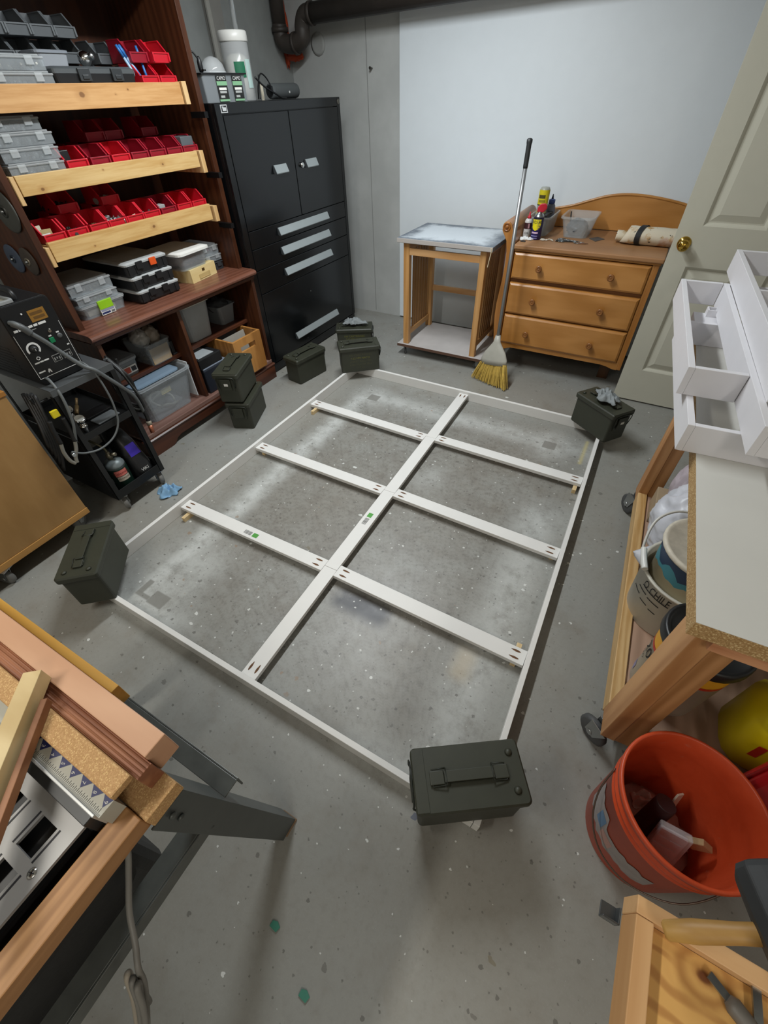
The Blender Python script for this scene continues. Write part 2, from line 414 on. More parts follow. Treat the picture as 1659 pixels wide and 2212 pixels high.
kb = struct('door_knob', MB().lathe([(.033, 0), (.033, .004), (.026, .010), (.012, .014), (.011, .028), (.020, .034), (.027, .044), (.028, .054), (.022, .064), (.010, .069), (0, .070)], (.105, DY, .925), 28, (0, -1, 0)), plain('polished_brass', 'c7a24a', .14, 1.), 0, door)

# drain pipe in the corner
CI = plain('dark_cast_iron', '3b342f', .55, var=.2)
t = thing('drain_pipe', 'dark brown cast iron drain pipe with elbows along top of back wall', 'pipe', (-2.9, 3.6, 1.8))
part('riser', MB().cyl((-2.845, 3.60, 1.86), (-2.845, 3.60, ZC), .047, n=18), CI, t)
part('trap', MB().tube([(-2.845, 3.60, 1.90), (-2.845, 3.60, 1.84), (-2.82, 3.60, 1.81), (-2.76, 3.60, 1.80), (-2.70, 3.60, 1.805), (-2.655, 3.60, 1.83), (-2.65, 3.60, 1.88), (-2.62, 3.60, 1.925), (-2.56, 3.60, 1.93)], .05, 16), CI, t)
part('run', MB().cyl((-2.58, 3.60, 1.93), (XR, 3.60, 2.02), .052, n=18), CI, t)
for a, b in (((-2.845, 3.6, 1.86), (-2.845, 3.6, 1.885)), ((-2.73, 3.6, 1.80), (-2.71, 3.6, 1.803)), ((-2.575, 3.6, 1.93), (-2.55, 3.6, 1.931))): part('hub_collar', MB().cyl(a, b, .058, n=18), CI, t)
part('wall_flange', MB().lathe([(.060, 0), (.060, .006), (.045, .012)], (-2.64, YB, 1.80), 24, (0, -1, 0)), plain('grey_putty', '9a9b98', .7), t)
part('sealant', blob((-2.885, 3.70, 1.87), .03, .03, .17, .3, 4, 3), plain('orange_sealant', 'b8431c', .7), t, label='orange sealant smeared behind the pipe')
part('sealant', blob((-2.80, 3.68, 1.745), .07, .03, .025, .3, 4, 5), plain('orange_sealant', 'b8431c', .7), t, label='orange sealant under the elbow')
single('wall_nail', MB().cyl((-2.195, YB+.004, 1.662), (-2.195, YB-.03, 1.664), .005, n=8).cyl((-2.195, YB-.03, 1.664), (-2.195, YB-.034, 1.664), .009, n=10), plain('dull_nail', '6f6d68', .4, 1.), 'grey nail sticking out of the back wall above the black cabinet', 'nail', (-2.195, YB, 1.66))

# ------------------------------------------------------------------ mahogany bookcase
bk = thing('bookcase', 'tall mahogany bookcase with pull-out pine trays beside the black cabinet', 'bookcase', (-2.57, 1.68, 0))
XB = -2.86
part('side_panel', MB().box(XB, -2.357, 1.10, 1.13, .745, 1.99), MAHOG, bk, .002)
part('side_panel', MB().box(XB, -2.357, 2.225, 2.257, .745, 1.99), MAHOG, bk, .002)
part('back_panel', MB().box(XB, XB+.008, 1.13, 2.225, .12, 1.98), MAHOG, bk)
part('top_panel', MB().box(XB, -2.32, 1.08, 2.275, 1.99, 2.03), MAHOGY, bk, .003)
prof = [(XB, .712), (-2.268, .712), (-2.256, .714), (-2.247, .722), (-2.245, .731), (-2.25, .740), (-2.262, .745), (-2.285, .747), (XB, .747)]
lg = MB(); lg.loft([[Vector((x, y, z)) for x, z in prof] for y in (1.078, 2.262)])
part('ledge', lg, wood('mahogany_top', '7c5040', '603a2b', 'y', 8, .3), bk)
part('ledge_moulding', MB().loft([[Vector((x, y, z)) for x, z in [(-2.30, .690), (-2.272, .690), (-2.262, .698), (-2.262, .706), (-2.256, .712), (-2.30, .712)]] for y in (1.092, 2.25)]), MAHOGY, bk)
part('base_side', MB().box(XB, -2.275, 1.10, 1.125, .13, .69), MAHOG, bk, .002)
part('base_side', MB().box(XB, -2.275, 2.228, 2.252, .13, .69), MAHOG, bk, .002)
part('divider', MB().box(XB, -2.30, 1.622, 1.644, .14, .69), MAHOG, bk, .002)
part('shelf', MB().box(XB, -2.40, 1.125, 1.622, .398, .42), MAHOGY, bk, .002)
part('shelf', MB().box(XB, -2.40, 1.644, 2.228, .398, .42), MAHOGY, bk, .002)
part('base_floor', MB().box(XB, -2.272, 1.10, 2.252, .112, .14), wood('worn_mahogany', '86685e', '6b4c42', 'y', 8, .5), bk, .004)
part('base_moulding', MB().loft([[Vector((x, y, z)) for x, z in [(-2.30, .098), (-2.258, .098), (-2.256, .106), (-2.264, .112), (-2.30, .112)]] for y in (1.088, 2.262)]), MAHOGY, bk)
pl = MB()
arch = [(1.095, 0), (1.25, 0), (1.275, .012), (1.295, .032), (1.33, .042), (2.02, .042), (2.055, .032), (2.075, .012), (2.10, 0), (2.257, 0), (2.257, .098), (1.095, .098)]
pl.loft([[Vector((x, y, z)) for y, z in arch] for x in (-2.282, -2.262)])
part('plinth', pl, MAHOGY, bk)
part('plinth_side', MB().box(XB, -2.282, 1.095, 1.115, 0, .098).box(XB, -2.282, 2.237, 2.257, 0, .098), MAHOG, bk)
SLIDE = plain('black_slide', '1a1a1b', .4, .6)
def pine_front(name, c1, c2, knots):
    t_ = NT(name); co = t_.obj(); mp = t_.n('ShaderNodeMapping'); mp.inputs['Scale'].default_value = (1, .07, 1); t_.l(co, mp.inputs[0])
    s_ = t_.n('ShaderNodeSeparateXYZ'); t_.l(co, s_.inputs[0])
    n1 = t_.noise(mp.outputs[0], 26, 5, .65); n2 = t_.noise(mp.outputs[0], 110, 3, .6)
    c = t_.mix(t_.ramp(t_.math('ADD', t_.math('MULTIPLY', n1, .7), t_.math('MULTIPLY', n2, .3)), .35, .65), lin(c1), lin(c2))
    wob = t_.math('MULTIPLY', t_.math('SUBTRACT', t_.noise(co, 60, 3), .5), .006)
    for ky, kz, kr in knots:
        dy = t_.math('MULTIPLY', t_.math('SUBTRACT', s_.outputs[1], ky-1.68), .7); dz = t_.math('SUBTRACT', s_.outputs[2], kz)
        d = t_.math('ADD', t_.math('SQRT', t_.math('ADD', t_.math('MULTIPLY', dy, dy), t_.math('MULTIPLY', dz, dz))), wob)
        c = t_.mix(t_.math('MULTIPLY', t_.ramp(d, kr*3, kr*.8), .35), c, lin('9a6a38')); c = t_.mix(t_.math('MULTIPLY', t_.ramp(d, kr, kr*.5), .8), c, lin('6b4322'))
    t_.l(c, t_.b.inputs['Base Color']); t_.b.inputs['Roughness'].default_value = .5; return t_.m
FRONTS = [pine_front('pine_front_warm', 'c99c68', 'b3824c', [(1.585, 1.572, .011), (1.82, 1.585, .003), (1.75, 1.57, .003)]),
          pine_front('pine_front_pale', 'cfaf79', 'bb9459', [(1.885, 1.312, .006), (1.245, 1.292, .007), (1.55, 1.325, .003)]),
          pine_front('pine_front_lower', 'cfac73', 'b98f53', [(1.712, 1.075, .008), (1.36, 1.06, .003)])]
for (zb, zt, y0, y1, ez) in ((1.527, 1.607, 1.16, 2.131, (1.526, 1.61)), (1.277, 1.345, 1.158, 2.129, (1.250, 1.345)), (1.036, 1.112, 1.158, 2.122, (1.022, 1.098))):
    tray = part('pull_out_tray', MB().box(-2.84, -2.379, y0, y1, zt-.024, zt-.012), PINEY, bk)
    part('front_board', MB().box(-2.379, -2.36, y0, y1, zb, zt), FRONTS[0 if zb > 1.5 else 1 if zb > 1.2 else 2], tray, .0015)
    part('tray_side', MB().box(-2.84, -2.379, y0, y0+.018, zb, zt-.0245).box(-2.84, -2.379, y1-.018, y1, zb, zt-.0245), PINEY, tray)
    for ya, yb in ((2.138, 2.166), (1.1325, 1.15)):
        part('slide_block', MB().box(-2.82, -2.352, ya, yb, ez[0], ez[1]), wood('pale_pine', 'd8b888', 'bd9560', 'z', 9, .5), bk, .0015)
        part('drawer_slide', MB().box(-2.82, -2.37, yb if ya > 2 else yb+.001, yb+.008, ez[0]+.015, ez[0]+.05), SLIDE, bk)
    part('slide_arm', MB().box(-2.40, -2.30, 2.19, 2.215, zb-.055, zb-.03), SLIDE, bk)

# discs hung on the left side of the bookcase
def disc(x, z, r, col, label, hub):
    m = plain('disc_'+col, col, .6, var=.15)
    t = thing('grinding_disc', label, 'disc', (x, 1.0985, z), 'discs hung on the bookcase side')
    part('wheel', MB().lathe([(r*.28, 0), (r*.95, 0), (r, .002), (r, .006), (r*.93, .008), (r*.45, .010), (r*.28, .009)], (x, 1.0985, z), 36, (0, -1, 0), False, False).lathe([(r*.28, .0005), (0.001, .0005)], (x, 1.0985, z), 20, (0, -1, 0), False, False), m, t)
    part('hub_ring', MB().lathe([(r*.17, .002), (r*.17, .013), (r*.28, .013), (r*.28, .002)], (x, 1.0985, z), 24, (0, -1, 0), False, False), plain('hub_'+hub, hub, .4, .5), t)
    part('hanging_pin', MB().cyl((x, 1.0985, z), (x, 1.078, z), .005, n=8), STEEL, t)
disc(-2.435, 1.235, .078, '4c4d49', 'largest grey disc hung on bookcase side by the upper trays', '4a4b48')
disc(-2.585, 1.045, .058, '4a5568', 'bluish disc hung low on bookcase side, left of the brown disc', '39414f')
disc(-2.465, 1.045, .055, '4c443e', 'brownish disc with pale hub ring hung low on bookcase side', '8f8778')

# ------------------------------------------------------------------ red hopper bins
def bin_mesh(wd=.1, dp=.137, h=.076, t=.003):
    m = MB(); y0, y1 = -wd/2, wd/2
    side = [(-dp, 0), (-.004, 0), (0, .034), (-.014, .036), (-.055, h), (-dp, h)]
    for a, b in ((y0, y0+t), (y1-t, y1)): m.prism(side, 'y', a, b)
    m.box(-dp, -.004, y0+t, y1-t, 0, t); m.box(-dp, -dp+t, y0+t, y1-t, t, h)
    m.loft([[Vector(p) for p in q] for q in (((-.004, y0+t, 0), (0, y0+t, .034), (-.003, y0+t, .034), (-.007, y0+t, 0)), ((-.004, y1-t, 0), (0, y1-t, .034), (-.003, y1-t, .034), (-.007, y1-t, 0)))])
    for ya, yb in ((y0-.001, y0+.006), (y1-.006, y1+.001)):
        m.bar((-.014, (ya+yb)/2, .037), (-.055, (ya+yb)/2, h), yb-ya, .004)
        m.box(-dp, -.055, ya, yb, h-.003, h+.001)
    m.box(-.003, .003, y0, y1, .030, .035); m.box(-.002, .004, y0, y0+.008, .004, .034); m.box(-.002, .004, y1-.008, y1, .004, .034)
    return m
PROTO = {}
def put_bin(x, y, z, col, label, group, rz=0):
    key = col
    mat = {'red': RED, 'dred': DRED, 'grey': GREYP}[col]
    if key not in PROTO:
        o = single('storage_bin', bin_mesh(), mat, label, 'bin', (x, y, z), .0008, group, local=True); PROTO[key] = o; o.rotation_euler[2] = rz; return o
    return dup(PROTO[key], (x, y, z), rz, label, group)
ORD = ['leftmost', 'second', 'third', 'fourth', 'fifth', 'sixth', 'seventh', 'eighth', 'ninth']
g2 = 'red bins in the front row of the middle tray'
cols2 = ['red', 'dred', 'red', 'dred', 'dred', 'dred', 'dred']
what2 = ['bright red bin with a dark insert', 'crimson bin', 'bright red empty bin', 'crimson bin', 'crimson bin', 'crimson bin with a pale speck', 'crimson bin with a grey block inside']
for i, y in enumerate((1.413, 1.527, 1.637, 1.745, 1.853, 1.962, 2.069)):
    put_bin(-2.392, y+.051, 1.3345, cols2[i], f'{what2[i]}, {ORD[i]} in front row of the middle pine tray', g2)
g3 = 'red bins in the front row of the bottom tray'
what3 = ['red bin holding paper packets', 'red bin holding dark bits', 'red bin nearly empty', 'red bin heaped with silver fittings', 'red bin with a pale stick', 'red bin', 'crimson bin with a grey box inside', 'red empty bin', 'red empty bin at the right end']
for i, y in enumerate((1.170, 1.281, 1.393, 1.496, 1.599, 1.702, 1.811, 1.922, 2.029)):
    put_bin(-2.392, y+.05, 1.1005, 'dred' if i == 6 else 'red', f'{what3[i]}, {ORD[i]} in front row of the bottom pine tray', g3)
gb = 'red bins at the back of the trays'
for i, y in enumerate((1.345, 1.57)):
    put_bin(-2.56, y+.05, 1.1005, 'red', f'red bin on tray floor under the raised {"left" if i == 0 else "right"} bin, bottom pine tray', gb)
    put_bin(-2.50, y+.05, 1.1785, 'red', f'red bin raised on other bins, {"left" if i == 0 else "right"} one of the bottom tray', gb)
for i, y in enumerate((1.645, 1.748, 1.96)):
    put_bin(-2.58, y+.05, 1.3345, 'dred', f'crimson bin at back of middle tray, lower level, {ORD[i]} from left', gb)
    put_bin(-2.54, y+.05, 1.4125, 'dred' if i != 1 else 'dred', f'crimson bin raised at back of middle tray, {ORD[i]} from left', gb)
put_bin(-2.56, 1.52, 1.3345, 'dred', 'dark red bin beside the clear organizers at back of middle tray', gb)
gt = 'red bins at the right of the top tray'
put_bin(-2.392, 1.992, 1.596, 'red', 'red bin holding blue pens at right of the top pine tray', gt)
put_bin(-2.392, 2.098, 1.596, 'red', 'red bin at right end of top tray, under another bin', gt)
put_bin(-2.402, 2.098, 1.674, 'red', 'red bin stacked topmost at right end of the top tray', gt)
put_bin(-2.535, 2.078, 1.596, 'dred', 'crimson bin at back of top tray, behind the pens', gt)
put_bin(-2.425, 1.99, 1.674, 'dred', 'crimson bin raised behind the blue pens on top tray', gt)
# grey bins at the back of the top tray
gg = 'grey bins at the back of the top tray'
for i, y in enumerate((1.195, 1.299, 1.402, 1.504, 1.606, 1.708, 1.880)):
    for k in range(3 if i < 6 else 2):
        put_bin(-2.575+.004*k, y+.05, 1.596+.0775*k, 'grey', f'dark grey bin, {ORD[i]} column from left, level {("lowest", "middle", "topmost")[k]}, back of top tray', gg)
# bits in the bins
def bits(c, sx, sy, n, mat, label, seed, r=.005, L=.028, name='hardware_pile'):
    q = random.Random(seed); m = MB()
    for i in range(n):
        p = Vector((c[0]+q.uniform(-sx, sx), c[1]+q.uniform(-sy, sy), c[2]+r+q.uniform(0, .012)))
        d = Vector((q.uniform(-1, 1), q.uniform(-1, 1), q.uniform(-.25, .35))).normalized()*L*q.uniform(.4, 1)
        m.cyl(p-d/2, p+d/2, r*q.uniform(.6, 1), n=6)
        if q.random() < .5: m.cyl(p+d/2, p+d/2+d.normalized()*.004, r*1.8, n=6)
    return single(name, m, mat, label, 'hardware', c, kind='stuff')
bits((-2.45, 1.546, 1.105), .045, .04, 60, plain('zinc', 'b9bbbb', .3, .9), 'silver fittings heaped in the fourth red bin of bottom tray', 3, .009, .03)
bits((-2.45, 1.331, 1.104), .045, .04, 50, plain('dark_bits', '3a3734', .5, .4), 'dark screws in the second red bin of bottom tray', 4)
bits((-2.46, 1.443, 1.104), .04, .04, 24, plain('dull_brass', '8a7350', .5, .5), 'brownish screws in the third red bin of bottom tray', 5, .004, .02)
bits((-2.46, 1.752, 1.104), .04, .04, 22, plain('zinc', 'b9bbbb', .3, .9), 'small screws in the sixth red bin of bottom tray', 6, .004, .02)
bits((-2.58, 1.395, 1.183), .04, .04, 36, plain('dark_bits', '3a3734', .5, .4), 'dark pieces in the raised left bin of bottom tray', 8, .008, .04)
bits((-2.58, 1.62, 1.183), .04, .04, 26, plain('pale_bits', '8d8a84', .5, .2), 'grey pieces in the raised right bin of bottom tray', 9, .008, .04)
single('pale_stick', MB().cyl((-2.45, 1.635, 1.118), (-2.42, 1.672, 1.130), .004, n=8), plain('bone', 'd6cdb8', .6), 'pale stick lying in the fifth red bin of the bottom tray', 'stick', (-2.44, 1.65, 1.118))
single('grey_box', MB().box(-2.47, -2.425, 1.825, 1.87, 1.104, 1.145), plain('grey_card', '9a9c9a', .6), 'small grey box inside the crimson bin of the bottom tray', 'box', (-2.45, 1.85, 1.104), .002)
single('grey_block', MB().box(-2.50, -2.402, 2.078, 2.16, 1.3385, 1.405), plain('slate_block', '575c60', .5), 'grey block filling the rightmost crimson bin of middle tray', 'block', (-2.45, 2.119, 1.338), .003)
single('dark_insert', MB().box(-2.49, -2.45, 1.43, 1.475, 1.3385, 1.40), BLACKP, 'black insert inside the leftmost bright bin of middle tray', 'insert', (-2.47, 1.45, 1.338), .002)
for i, (x, y, a, col, nm) in enumerate(((-2.46, 1.19, .3, 'cfc9b4', 'cream'), (-2.44, 1.215, -.2, 'b9a878', 'tan'), (-2.425, 1.20, .1, 'e2e2de', 'white'))):
    single('paper_packet', MB().box(-.002, .002, -.022, .022, 0, .058-.014*i, Matrix.Rotation(a, 4, 'Z')), plain('packet_'+col, col, .8), f'{nm} paper packet standing in the leftmost red bin of bottom tray', 'packet', (x, y, 1.1045), local=True)
single('teal_rag', blob((-2.60, 1.72, 1.135), .05, .045, .034, .25, 3, 4, flat=.03), plain('teal_cloth', '4f6a64', .8), 'teal bundle behind the raised red bins of bottom tray', 'rag', (-2.60, 1.72, 1.101))
PENB = plain('pen_blue', '2e6fb4', .4)
for i, (dy, dx, tilt, mt) in enumerate(((-.035, -.03, .20, plain('pen_pale', 'a9c6e0', .4)), (-.022, -.045, .26, PENB), (-.008, -.03, .28, plain('pen_pale', 'a9c6e0', .4)), (.006, -.05, .30, PENB), (.022, -.04, -.10, PENB))):
    p = Vector((-2.42+dx*.4, 1.992+dy*.9, 1.6)); q = p+Vector((-.02, -.14*tilt-.03 if i < 4 else .0, .13))
    t = thing('marker_pen', f'{"pale" if i in (0, 2) else "blue"} pen leaning in the red bin, {ORD[i]} from left', 'pen', p, 'pens in the red bin')
    part('barrel', MB().cyl(p, p.lerp(q, .7), .0055, n=10), mt, t); part('cap', MB().cyl(p.lerp(q, .7), q, .0062, .005, n=10), PENB, t)

# ------------------------------------------------------------------ clear organizers and lidded cases
def organizer(x, y0, y1, z, h, dp, label, group, body=CLEAR, lid=CLEAR2, seed=1, ncol=4, latch=None, fill='6a6c6c'):
    """a flat compartment case: x is its front face"""
    c = Vector((x-dp/2, (y0+y1)/2, z)); t = thing('organizer_case', label, 'organizer', c, group)
    W = y1-y0
    m = MB(); m.box(x-dp, x, y0, y1, z, z+.002); tt = .002
    for a in ((x-dp, x-dp+tt, y0, y1), (x-tt, x, y0, y1), (x-dp, x, y0, y0+tt), (x-dp, x, y1-tt, y1)): m.box(*a, z+.002, z+h*.72)
    part('tray', m, body, t)
    dv = MB()
    for k in range(1, ncol): yy = y0+W*k/ncol; dv.box(x-dp+tt, x-tt, yy-.001, yy+.001, z+.002, z+h*.7)
    for k in (1, 2): xx = x-dp*k/3; dv.box(xx-.001, xx+.001, y0+tt, y1-tt, z+.002, z+h*.7)
    part('divider', dv, body, t)
    q = random.Random(seed); hw = MB()
    for k in range(46):
        p = Vector((x-q.uniform(.014, dp*.5), q.uniform(y0+.012, y1-.012), z+.006+q.uniform(0, h*.3))); d = Vector((q.uniform(-1, 1), q.uniform(-1, 1), q.uniform(-.3, .3))).normalized()*q.uniform(.008, .02)
        hw.cyl(p-d/2, p+d/2, q.uniform(.003, .008), n=6)
    part('contents', hw, plain('bits_'+fill, fill, .4, .4, var=.25), t, kind='stuff')
    part('lid', MB().box(x-dp-.003, x+.004, y0-.003, y1+.003, z+h*.72, z+h*.86).box(x-dp+.008, x-.006, y0+.008, y1-.008, z+h*.86, z+h), lid, t, .002)
    for k in (.22, .78):
        yy = y0+W*k; part('latch', MB().box(x, x+.006, yy-.016, yy+.016, z+h*.35, z+h*.9), latch or lid, t, .001)
    return t
def black_case(x, y0, y1, z, h, dp, label, latch_col):
    t = thing('organizer_case', label, 'organizer', (x-dp/2, (y0+y1)/2, z), 'black organizers on the ledge')
    cy, cx = (y0+y1)/2, x-dp/2; W = y1-y0
    part('body', MB().loft([rrect(cx, cy, dp-.014, W-.014, z, .015), rrect(cx, cy, dp, W, z+.010, .018), rrect(cx, cy, dp, W, z+h*.78, .018)]), BLACKP, t)
    for k in (0, 1, 4, 5):
        yy = y0+W*(k+.5)/6; part('rib', MB().box(x-.002, x+.004, yy-.013, yy+.013, z+.008, z+h*.74), BLACKP, t, .001)
    part('lid', MB().loft([rrect(cx, cy, dp+.006, W+.006, z+h*.78, .018), rrect(cx, cy, dp+.008, W+.008, z+h*.90, .018), rrect(cx, cy, dp-.02, W-.02, z+h, .015)]), plain('milky_lid', 'b3b6b6', .35, var=.15, vs=25), t)
    for k in (.30, .62):
        yy = y0+W*k; part('latch', MB().box(x+.0041, x+.011, yy-.02, yy+.02, z+h*.45, z+h*.96), latch_col if k > .5 else BLACKP, t, .0015)
    return t
go = 'clear organizers on the top tray'
organizer(-2.385, 1.235, 1.505, 1.5965, .046, .24, 'clear parts organizer at left of top tray, lower one', go, seed=2)
organizer(-2.392, 1.225, 1.495, 1.6435, .046, .24, 'clear parts organizer at left of top tray, upper one', go, seed=3, fill='8a8070')
go = 'clear organizers on the middle tray'
for k in range(4):
    organizer(-2.385-.005*k, 1.165, 1.398-(.03 if k == 3 else 0)+.003*k, 1.3345+.0465*k, .0455, .26, f'clear compartment organizer on left of middle tray, {("lowest", "second", "third", "topmost")[k]} of four', go, seed=10+k, ncol=5)
# black toolbox with two latches on the top tray
t = thing('tool_case', 'low black tool case with two grey latches on the top pine tray', 'tool case', (-2.49, 1.71, 1.5965))
part('body', MB().loft([rrect(-2.49, 1.711, .20, .385, 1.5965, .015), rrect(-2.49, 1.711, .21, .395, 1.636, .015)]), BLACKP, t)
part('lid', MB().loft([rrect(-2.49, 1.711, .212, .397, 1.636, .015), rrect(-2.49, 1.711, .212, .397, 1.650, .015), rrect(-2.49, 1.711, .18, .37, 1.658, .012)]), plain('case_lid_grey', '4c5052', .4), t)
for y in (1.645, 1.805): part('latch', MB().box(-2.385, -2.375, y-.027, y+.027, 1.612, 1.652).box(-2.375, -2.371, y-.014, y+.014, 1.618, 1.632), plain('latch_grey', '2d3032', .4), t, .002)
t = thing('lidded_tub', 'small milky lidded tub standing on the black tool case', 'tub', (-2.53, 1.60, 1.658))
part('body', MB().loft([rrect(-2.53, 1.595, .11, .125, 1.6585, .015), rrect(-2.53, 1.595, .125, .14, 1.698, .018)]), clear('milk_tub', 'a9adb3', .25, .4), t)
part('lid', MB().loft([rrect(-2.53, 1.595, .135, .15, 1.698, .02), rrect(-2.53, 1.595, .135, .15, 1.706, .02), rrect(-2.53, 1.595, .12, .135, 1.708, .018)]), plain('grey_lid', '7d828a', .4), t)
t = thing('light_bulb', 'silver reflector bulb lying on the black tool case', 'bulb', (-2.47, 1.745, 1.6585))
part('reflector', MB().lathe([(.002, -.03), (.018, -.03), (.027, -.018), (.024, 0), (.014, .016)], (-2.47, 1.745, 1.686), 20, (.5, .2, .1)), CHROME, t)
part('screw_base', MB().lathe([(.012, .016), (.013, .02), (.012, .024), (.013, .028), (.012, .034), (.004, .038)], (-2.47, 1.745, 1.686), 16, (.5, .2, .1)), STEEL, t)

# ledge, left stack
go = 'clear organizers on the ledge'
t = thing('latch_box', 'clear shallow box with lime green latch and printed label on the ledge', 'box', (-2.58, 1.32, .747), None)
m = MB(); tub(m, -2.585, 1.322, .7475, .802, .265, .235, .28, .25, .003, .02, .003, .006); part('body', m, CLEAR, t)
part('lid', MB().loft([rrect(-2.585, 1.322, .29, .262, .8025, .02), rrect(-2.585, 1.322, .29, .262, .811, .02), rrect(-2.585, 1.322, .26, .235, .815, .02)]), CLEAR2, t)
part('latch', MB().box(-2.443, -2.434, 1.285, 1.365, .776, .818), plain('lime_plastic', '8fc31e', .4), t, .003, label='lime green latch')
lb = part('label_card', MB().box(-2.4365, -2.4352, 1.285, 1.365, .750, .782), CARD, t)
part('print', MB().box(-2.4352, -2.4346, 1.288, 1.335, .754, .763), plain('label_navy', '1f2a5c', .7), lb)
part('print', MB().box(-2.4352, -2.4346, 1.288, 1.362, .766, .779), plain('label_grey', '8d90a4', .7), lb)
part('print', MB().box(-2.4352, -2.4346, 1.340, 1.361, .753, .763), plain('label_code', '6a6a6e', .7), lb)
part('contents', MB().box(-2.70, -2.48, 1.24, 1.40, .751, .775), plain('beige_card', 'cfc3ae', .8), t)
organizer(-2.442, 1.195, 1.42, .8155, .044, .26, 'clear organizer on the ledge resting on the lime latch box', go, seed=21)
organizer(-2.45, 1.185, 1.415, .8600, .060, .26, 'taller clear organizer topmost above the lime latch box', go, seed=22, fill='7d7462')
# black organizers
ORANGE = plain('orange_latch', 'd8531d', .4)
black_case(-2.38, 1.492, 1.765, .7475, .065, .36, 'black organizer with milky lid, lowest of three on the ledge', BLACKP)
black_case(-2.385, 1.487, 1.755, .8130, .066, .36, 'black organizer with milky lid, middle of three on the ledge', BLACKP)
black_case(-2.39, 1.482, 1.748, .8795, .068, .36, 'black organizer with an orange latch, topmost of three on the ledge', ORANGE)
# beige drawer box
t = thing('wooden_box', 'pale yellow wooden box with a label holder on the ledge', 'box', (-2.53, 1.97, .747), local=True); t.rotation_euler[2] = R(8)
BEI = wood('pale_yellow_wood', 'e3cf9a', 'cfb67c', 'y', 8, .5)
bx = MB()
for a in ((-.12, .12, -.115, -.103), (-.12, .12, .103, .115), (-.12, -.108, -.103, .103), (.108, .12, -.103, .103)): bx.box(*a, 0, .068)
bx.box(-.108, .108, -.103, .103, 0, .006); part('body', bx, BEI, t, .001); part('top_board', MB().box(-.12, .12, -.115, .115, .0682, .072), BEI, t)
part('label_holder', MB().box(.12, .1225, -.05, .05, .010, .014).box(.12, .1225, -.05, -.046, .014, .034).box(.12, .1225, .046, .05, .014, .034).box(.12, .1208, -.046, .046, .014, .034), plain('tan_card', 'b9a06a', .7), t)
part('brass_plate', MB().box(.12, .122, -.012, .010, .046, .060), plain('dark_brass', '6b5426', .4, .8), t)
t = thing('lidded_tub', 'clear tub with a white lid on the pale yellow wooden box', 'tub', (-2.53, 1.93, .82), local=True); t.rotation_euler[2] = R(5)
m = MB(); tub(m, 0, 0, 0, .082, .24, .20, .27, .235, .003, .025, .004, .006); part('body', m, CLEAR, t)
part('lid', MB().loft([rrect(0, 0, .295, .26, .0825, .03), rrect(0, 0, .295, .26, .094, .03), rrect(0, 0, .25, .22, .100, .03)]), plain('white_lid', 'e4e3de', .35, var=.02), t)
part('contents', blob((0, 0, .032), .10, .085, .03, .3, 4, 6, flat=.028), plain('mixed_contents', '8a6d68', .6, var=.4, vs=60), t, kind='stuff')
go = 'organizers at the right end of the ledge'
organizer(-2.472, 2.065, 2.205, .7475, .052, .24, 'dark small organizer with barcode label, lowest at right end of ledge', go, body=clear('smoke_plastic', '3b3f42', .3), lid=plain('smoke_lid', '3a3d40', .4), seed=31, ncol=3)
organizer(-2.470, 2.06, 2.205, .8000, .040, .24, 'small clear organizer, middle of three at right end of ledge', go, seed=32, ncol=3)
organizer(-2.475, 2.055, 2.20, .8405, .052, .24, 'small clear organizer with pink and blue contents, topmost at right end of ledge', go, seed=33, ncol=3, fill='b06a86')
single('barcode_card', MB().box(-2.4705, -2.4695, 2.135, 2.175, .757, .775), CARD, 'white barcode card on the dark small organizer', 'card', (-2.47, 2.155, .757)) if False else None

# ------------------------------------------------------------------ base compartments
t = thing('lidded_bin', 'tall frosted bin with white lid on upper right shelf of bookcase base', 'bin', (-2.52, 1.835, .42))
m = MB(); m.loft([rrect(-2.53, 1.845, .19, .185, .4205, .03), rrect(-2.53, 1.845, .225, .225, .635, .03), rrect(-2.53, 1.845, .219, .219, .635, .03), rrect(-2.53, 1.845, .184, .179, .425, .03)]); part('body', m, CLEAR2, t)
part('lid', MB().loft([rrect(-2.53, 1.845, .25, .25, .636, .035), rrect(-2.53, 1.845, .25, .25, .646, .035), rrect(-2.53, 1.845, .215, .215, .655, .03)]), plain('ivory_lid', 'd5d5c8', .4, var=.03), t)
part('contents', blob((-2.53, 1.845, .50), .08, .08, .075, .3, 4, 2, flat=.07), plain('grey_contents', '8a8d90', .7, var=.3, vs=40), t, kind='stuff')
t = thing('open_bin', 'grey translucent bin heaped with dark cloth on upper right shelf', 'bin', (-2.53, 2.12, .42))
m = MB(); m.loft([rrect(-2.54, 2.125, .14, .12, .4205, .02), rrect(-2.54, 2.125, .17, .15, .535, .02), rrect(-2.54, 2.125, .185, .165, .535, .02), rrect(-2.54, 2.125, .185, .165, .541, .02), rrect(-2.54, 2.125, .162, .142, .541, .02), rrect(-2.54, 2.125, .134, .114, .425, .02)]); part('body', m, clear('grey_bin_plastic', '8f9498', .35), t)
single('dark_cloth', blob((-2.54, 2.12, .525), .075, .065, .05, .4, 3, 8, ridge=True), plain('charcoal_cloth', '3b3e41', .8), 'dark cloth bundled in the grey translucent bin', 'cloth', (-2.54, 2.12, .48))
t = thing('oak_crate', 'open oak crate with a slotted hand hole standing in the bookcase base', 'crate', (-2.42, 2.035, .14))
OAK = wood('oak_ply', 'b98346', '8f5f2c', 'z', 8, .45); x0, x1, y0, y1, z0, z1 = -2.62, -2.243, 1.905, 2.17, .1405, .396
part('side_board', MB().box(x0, x1-.016, y0, y0+.016, z0, z1), OAK, t, .001); part('side_board', MB().box(x0, x1-.016, y1-.016, y1, z0, z1), OAK, t, .001)
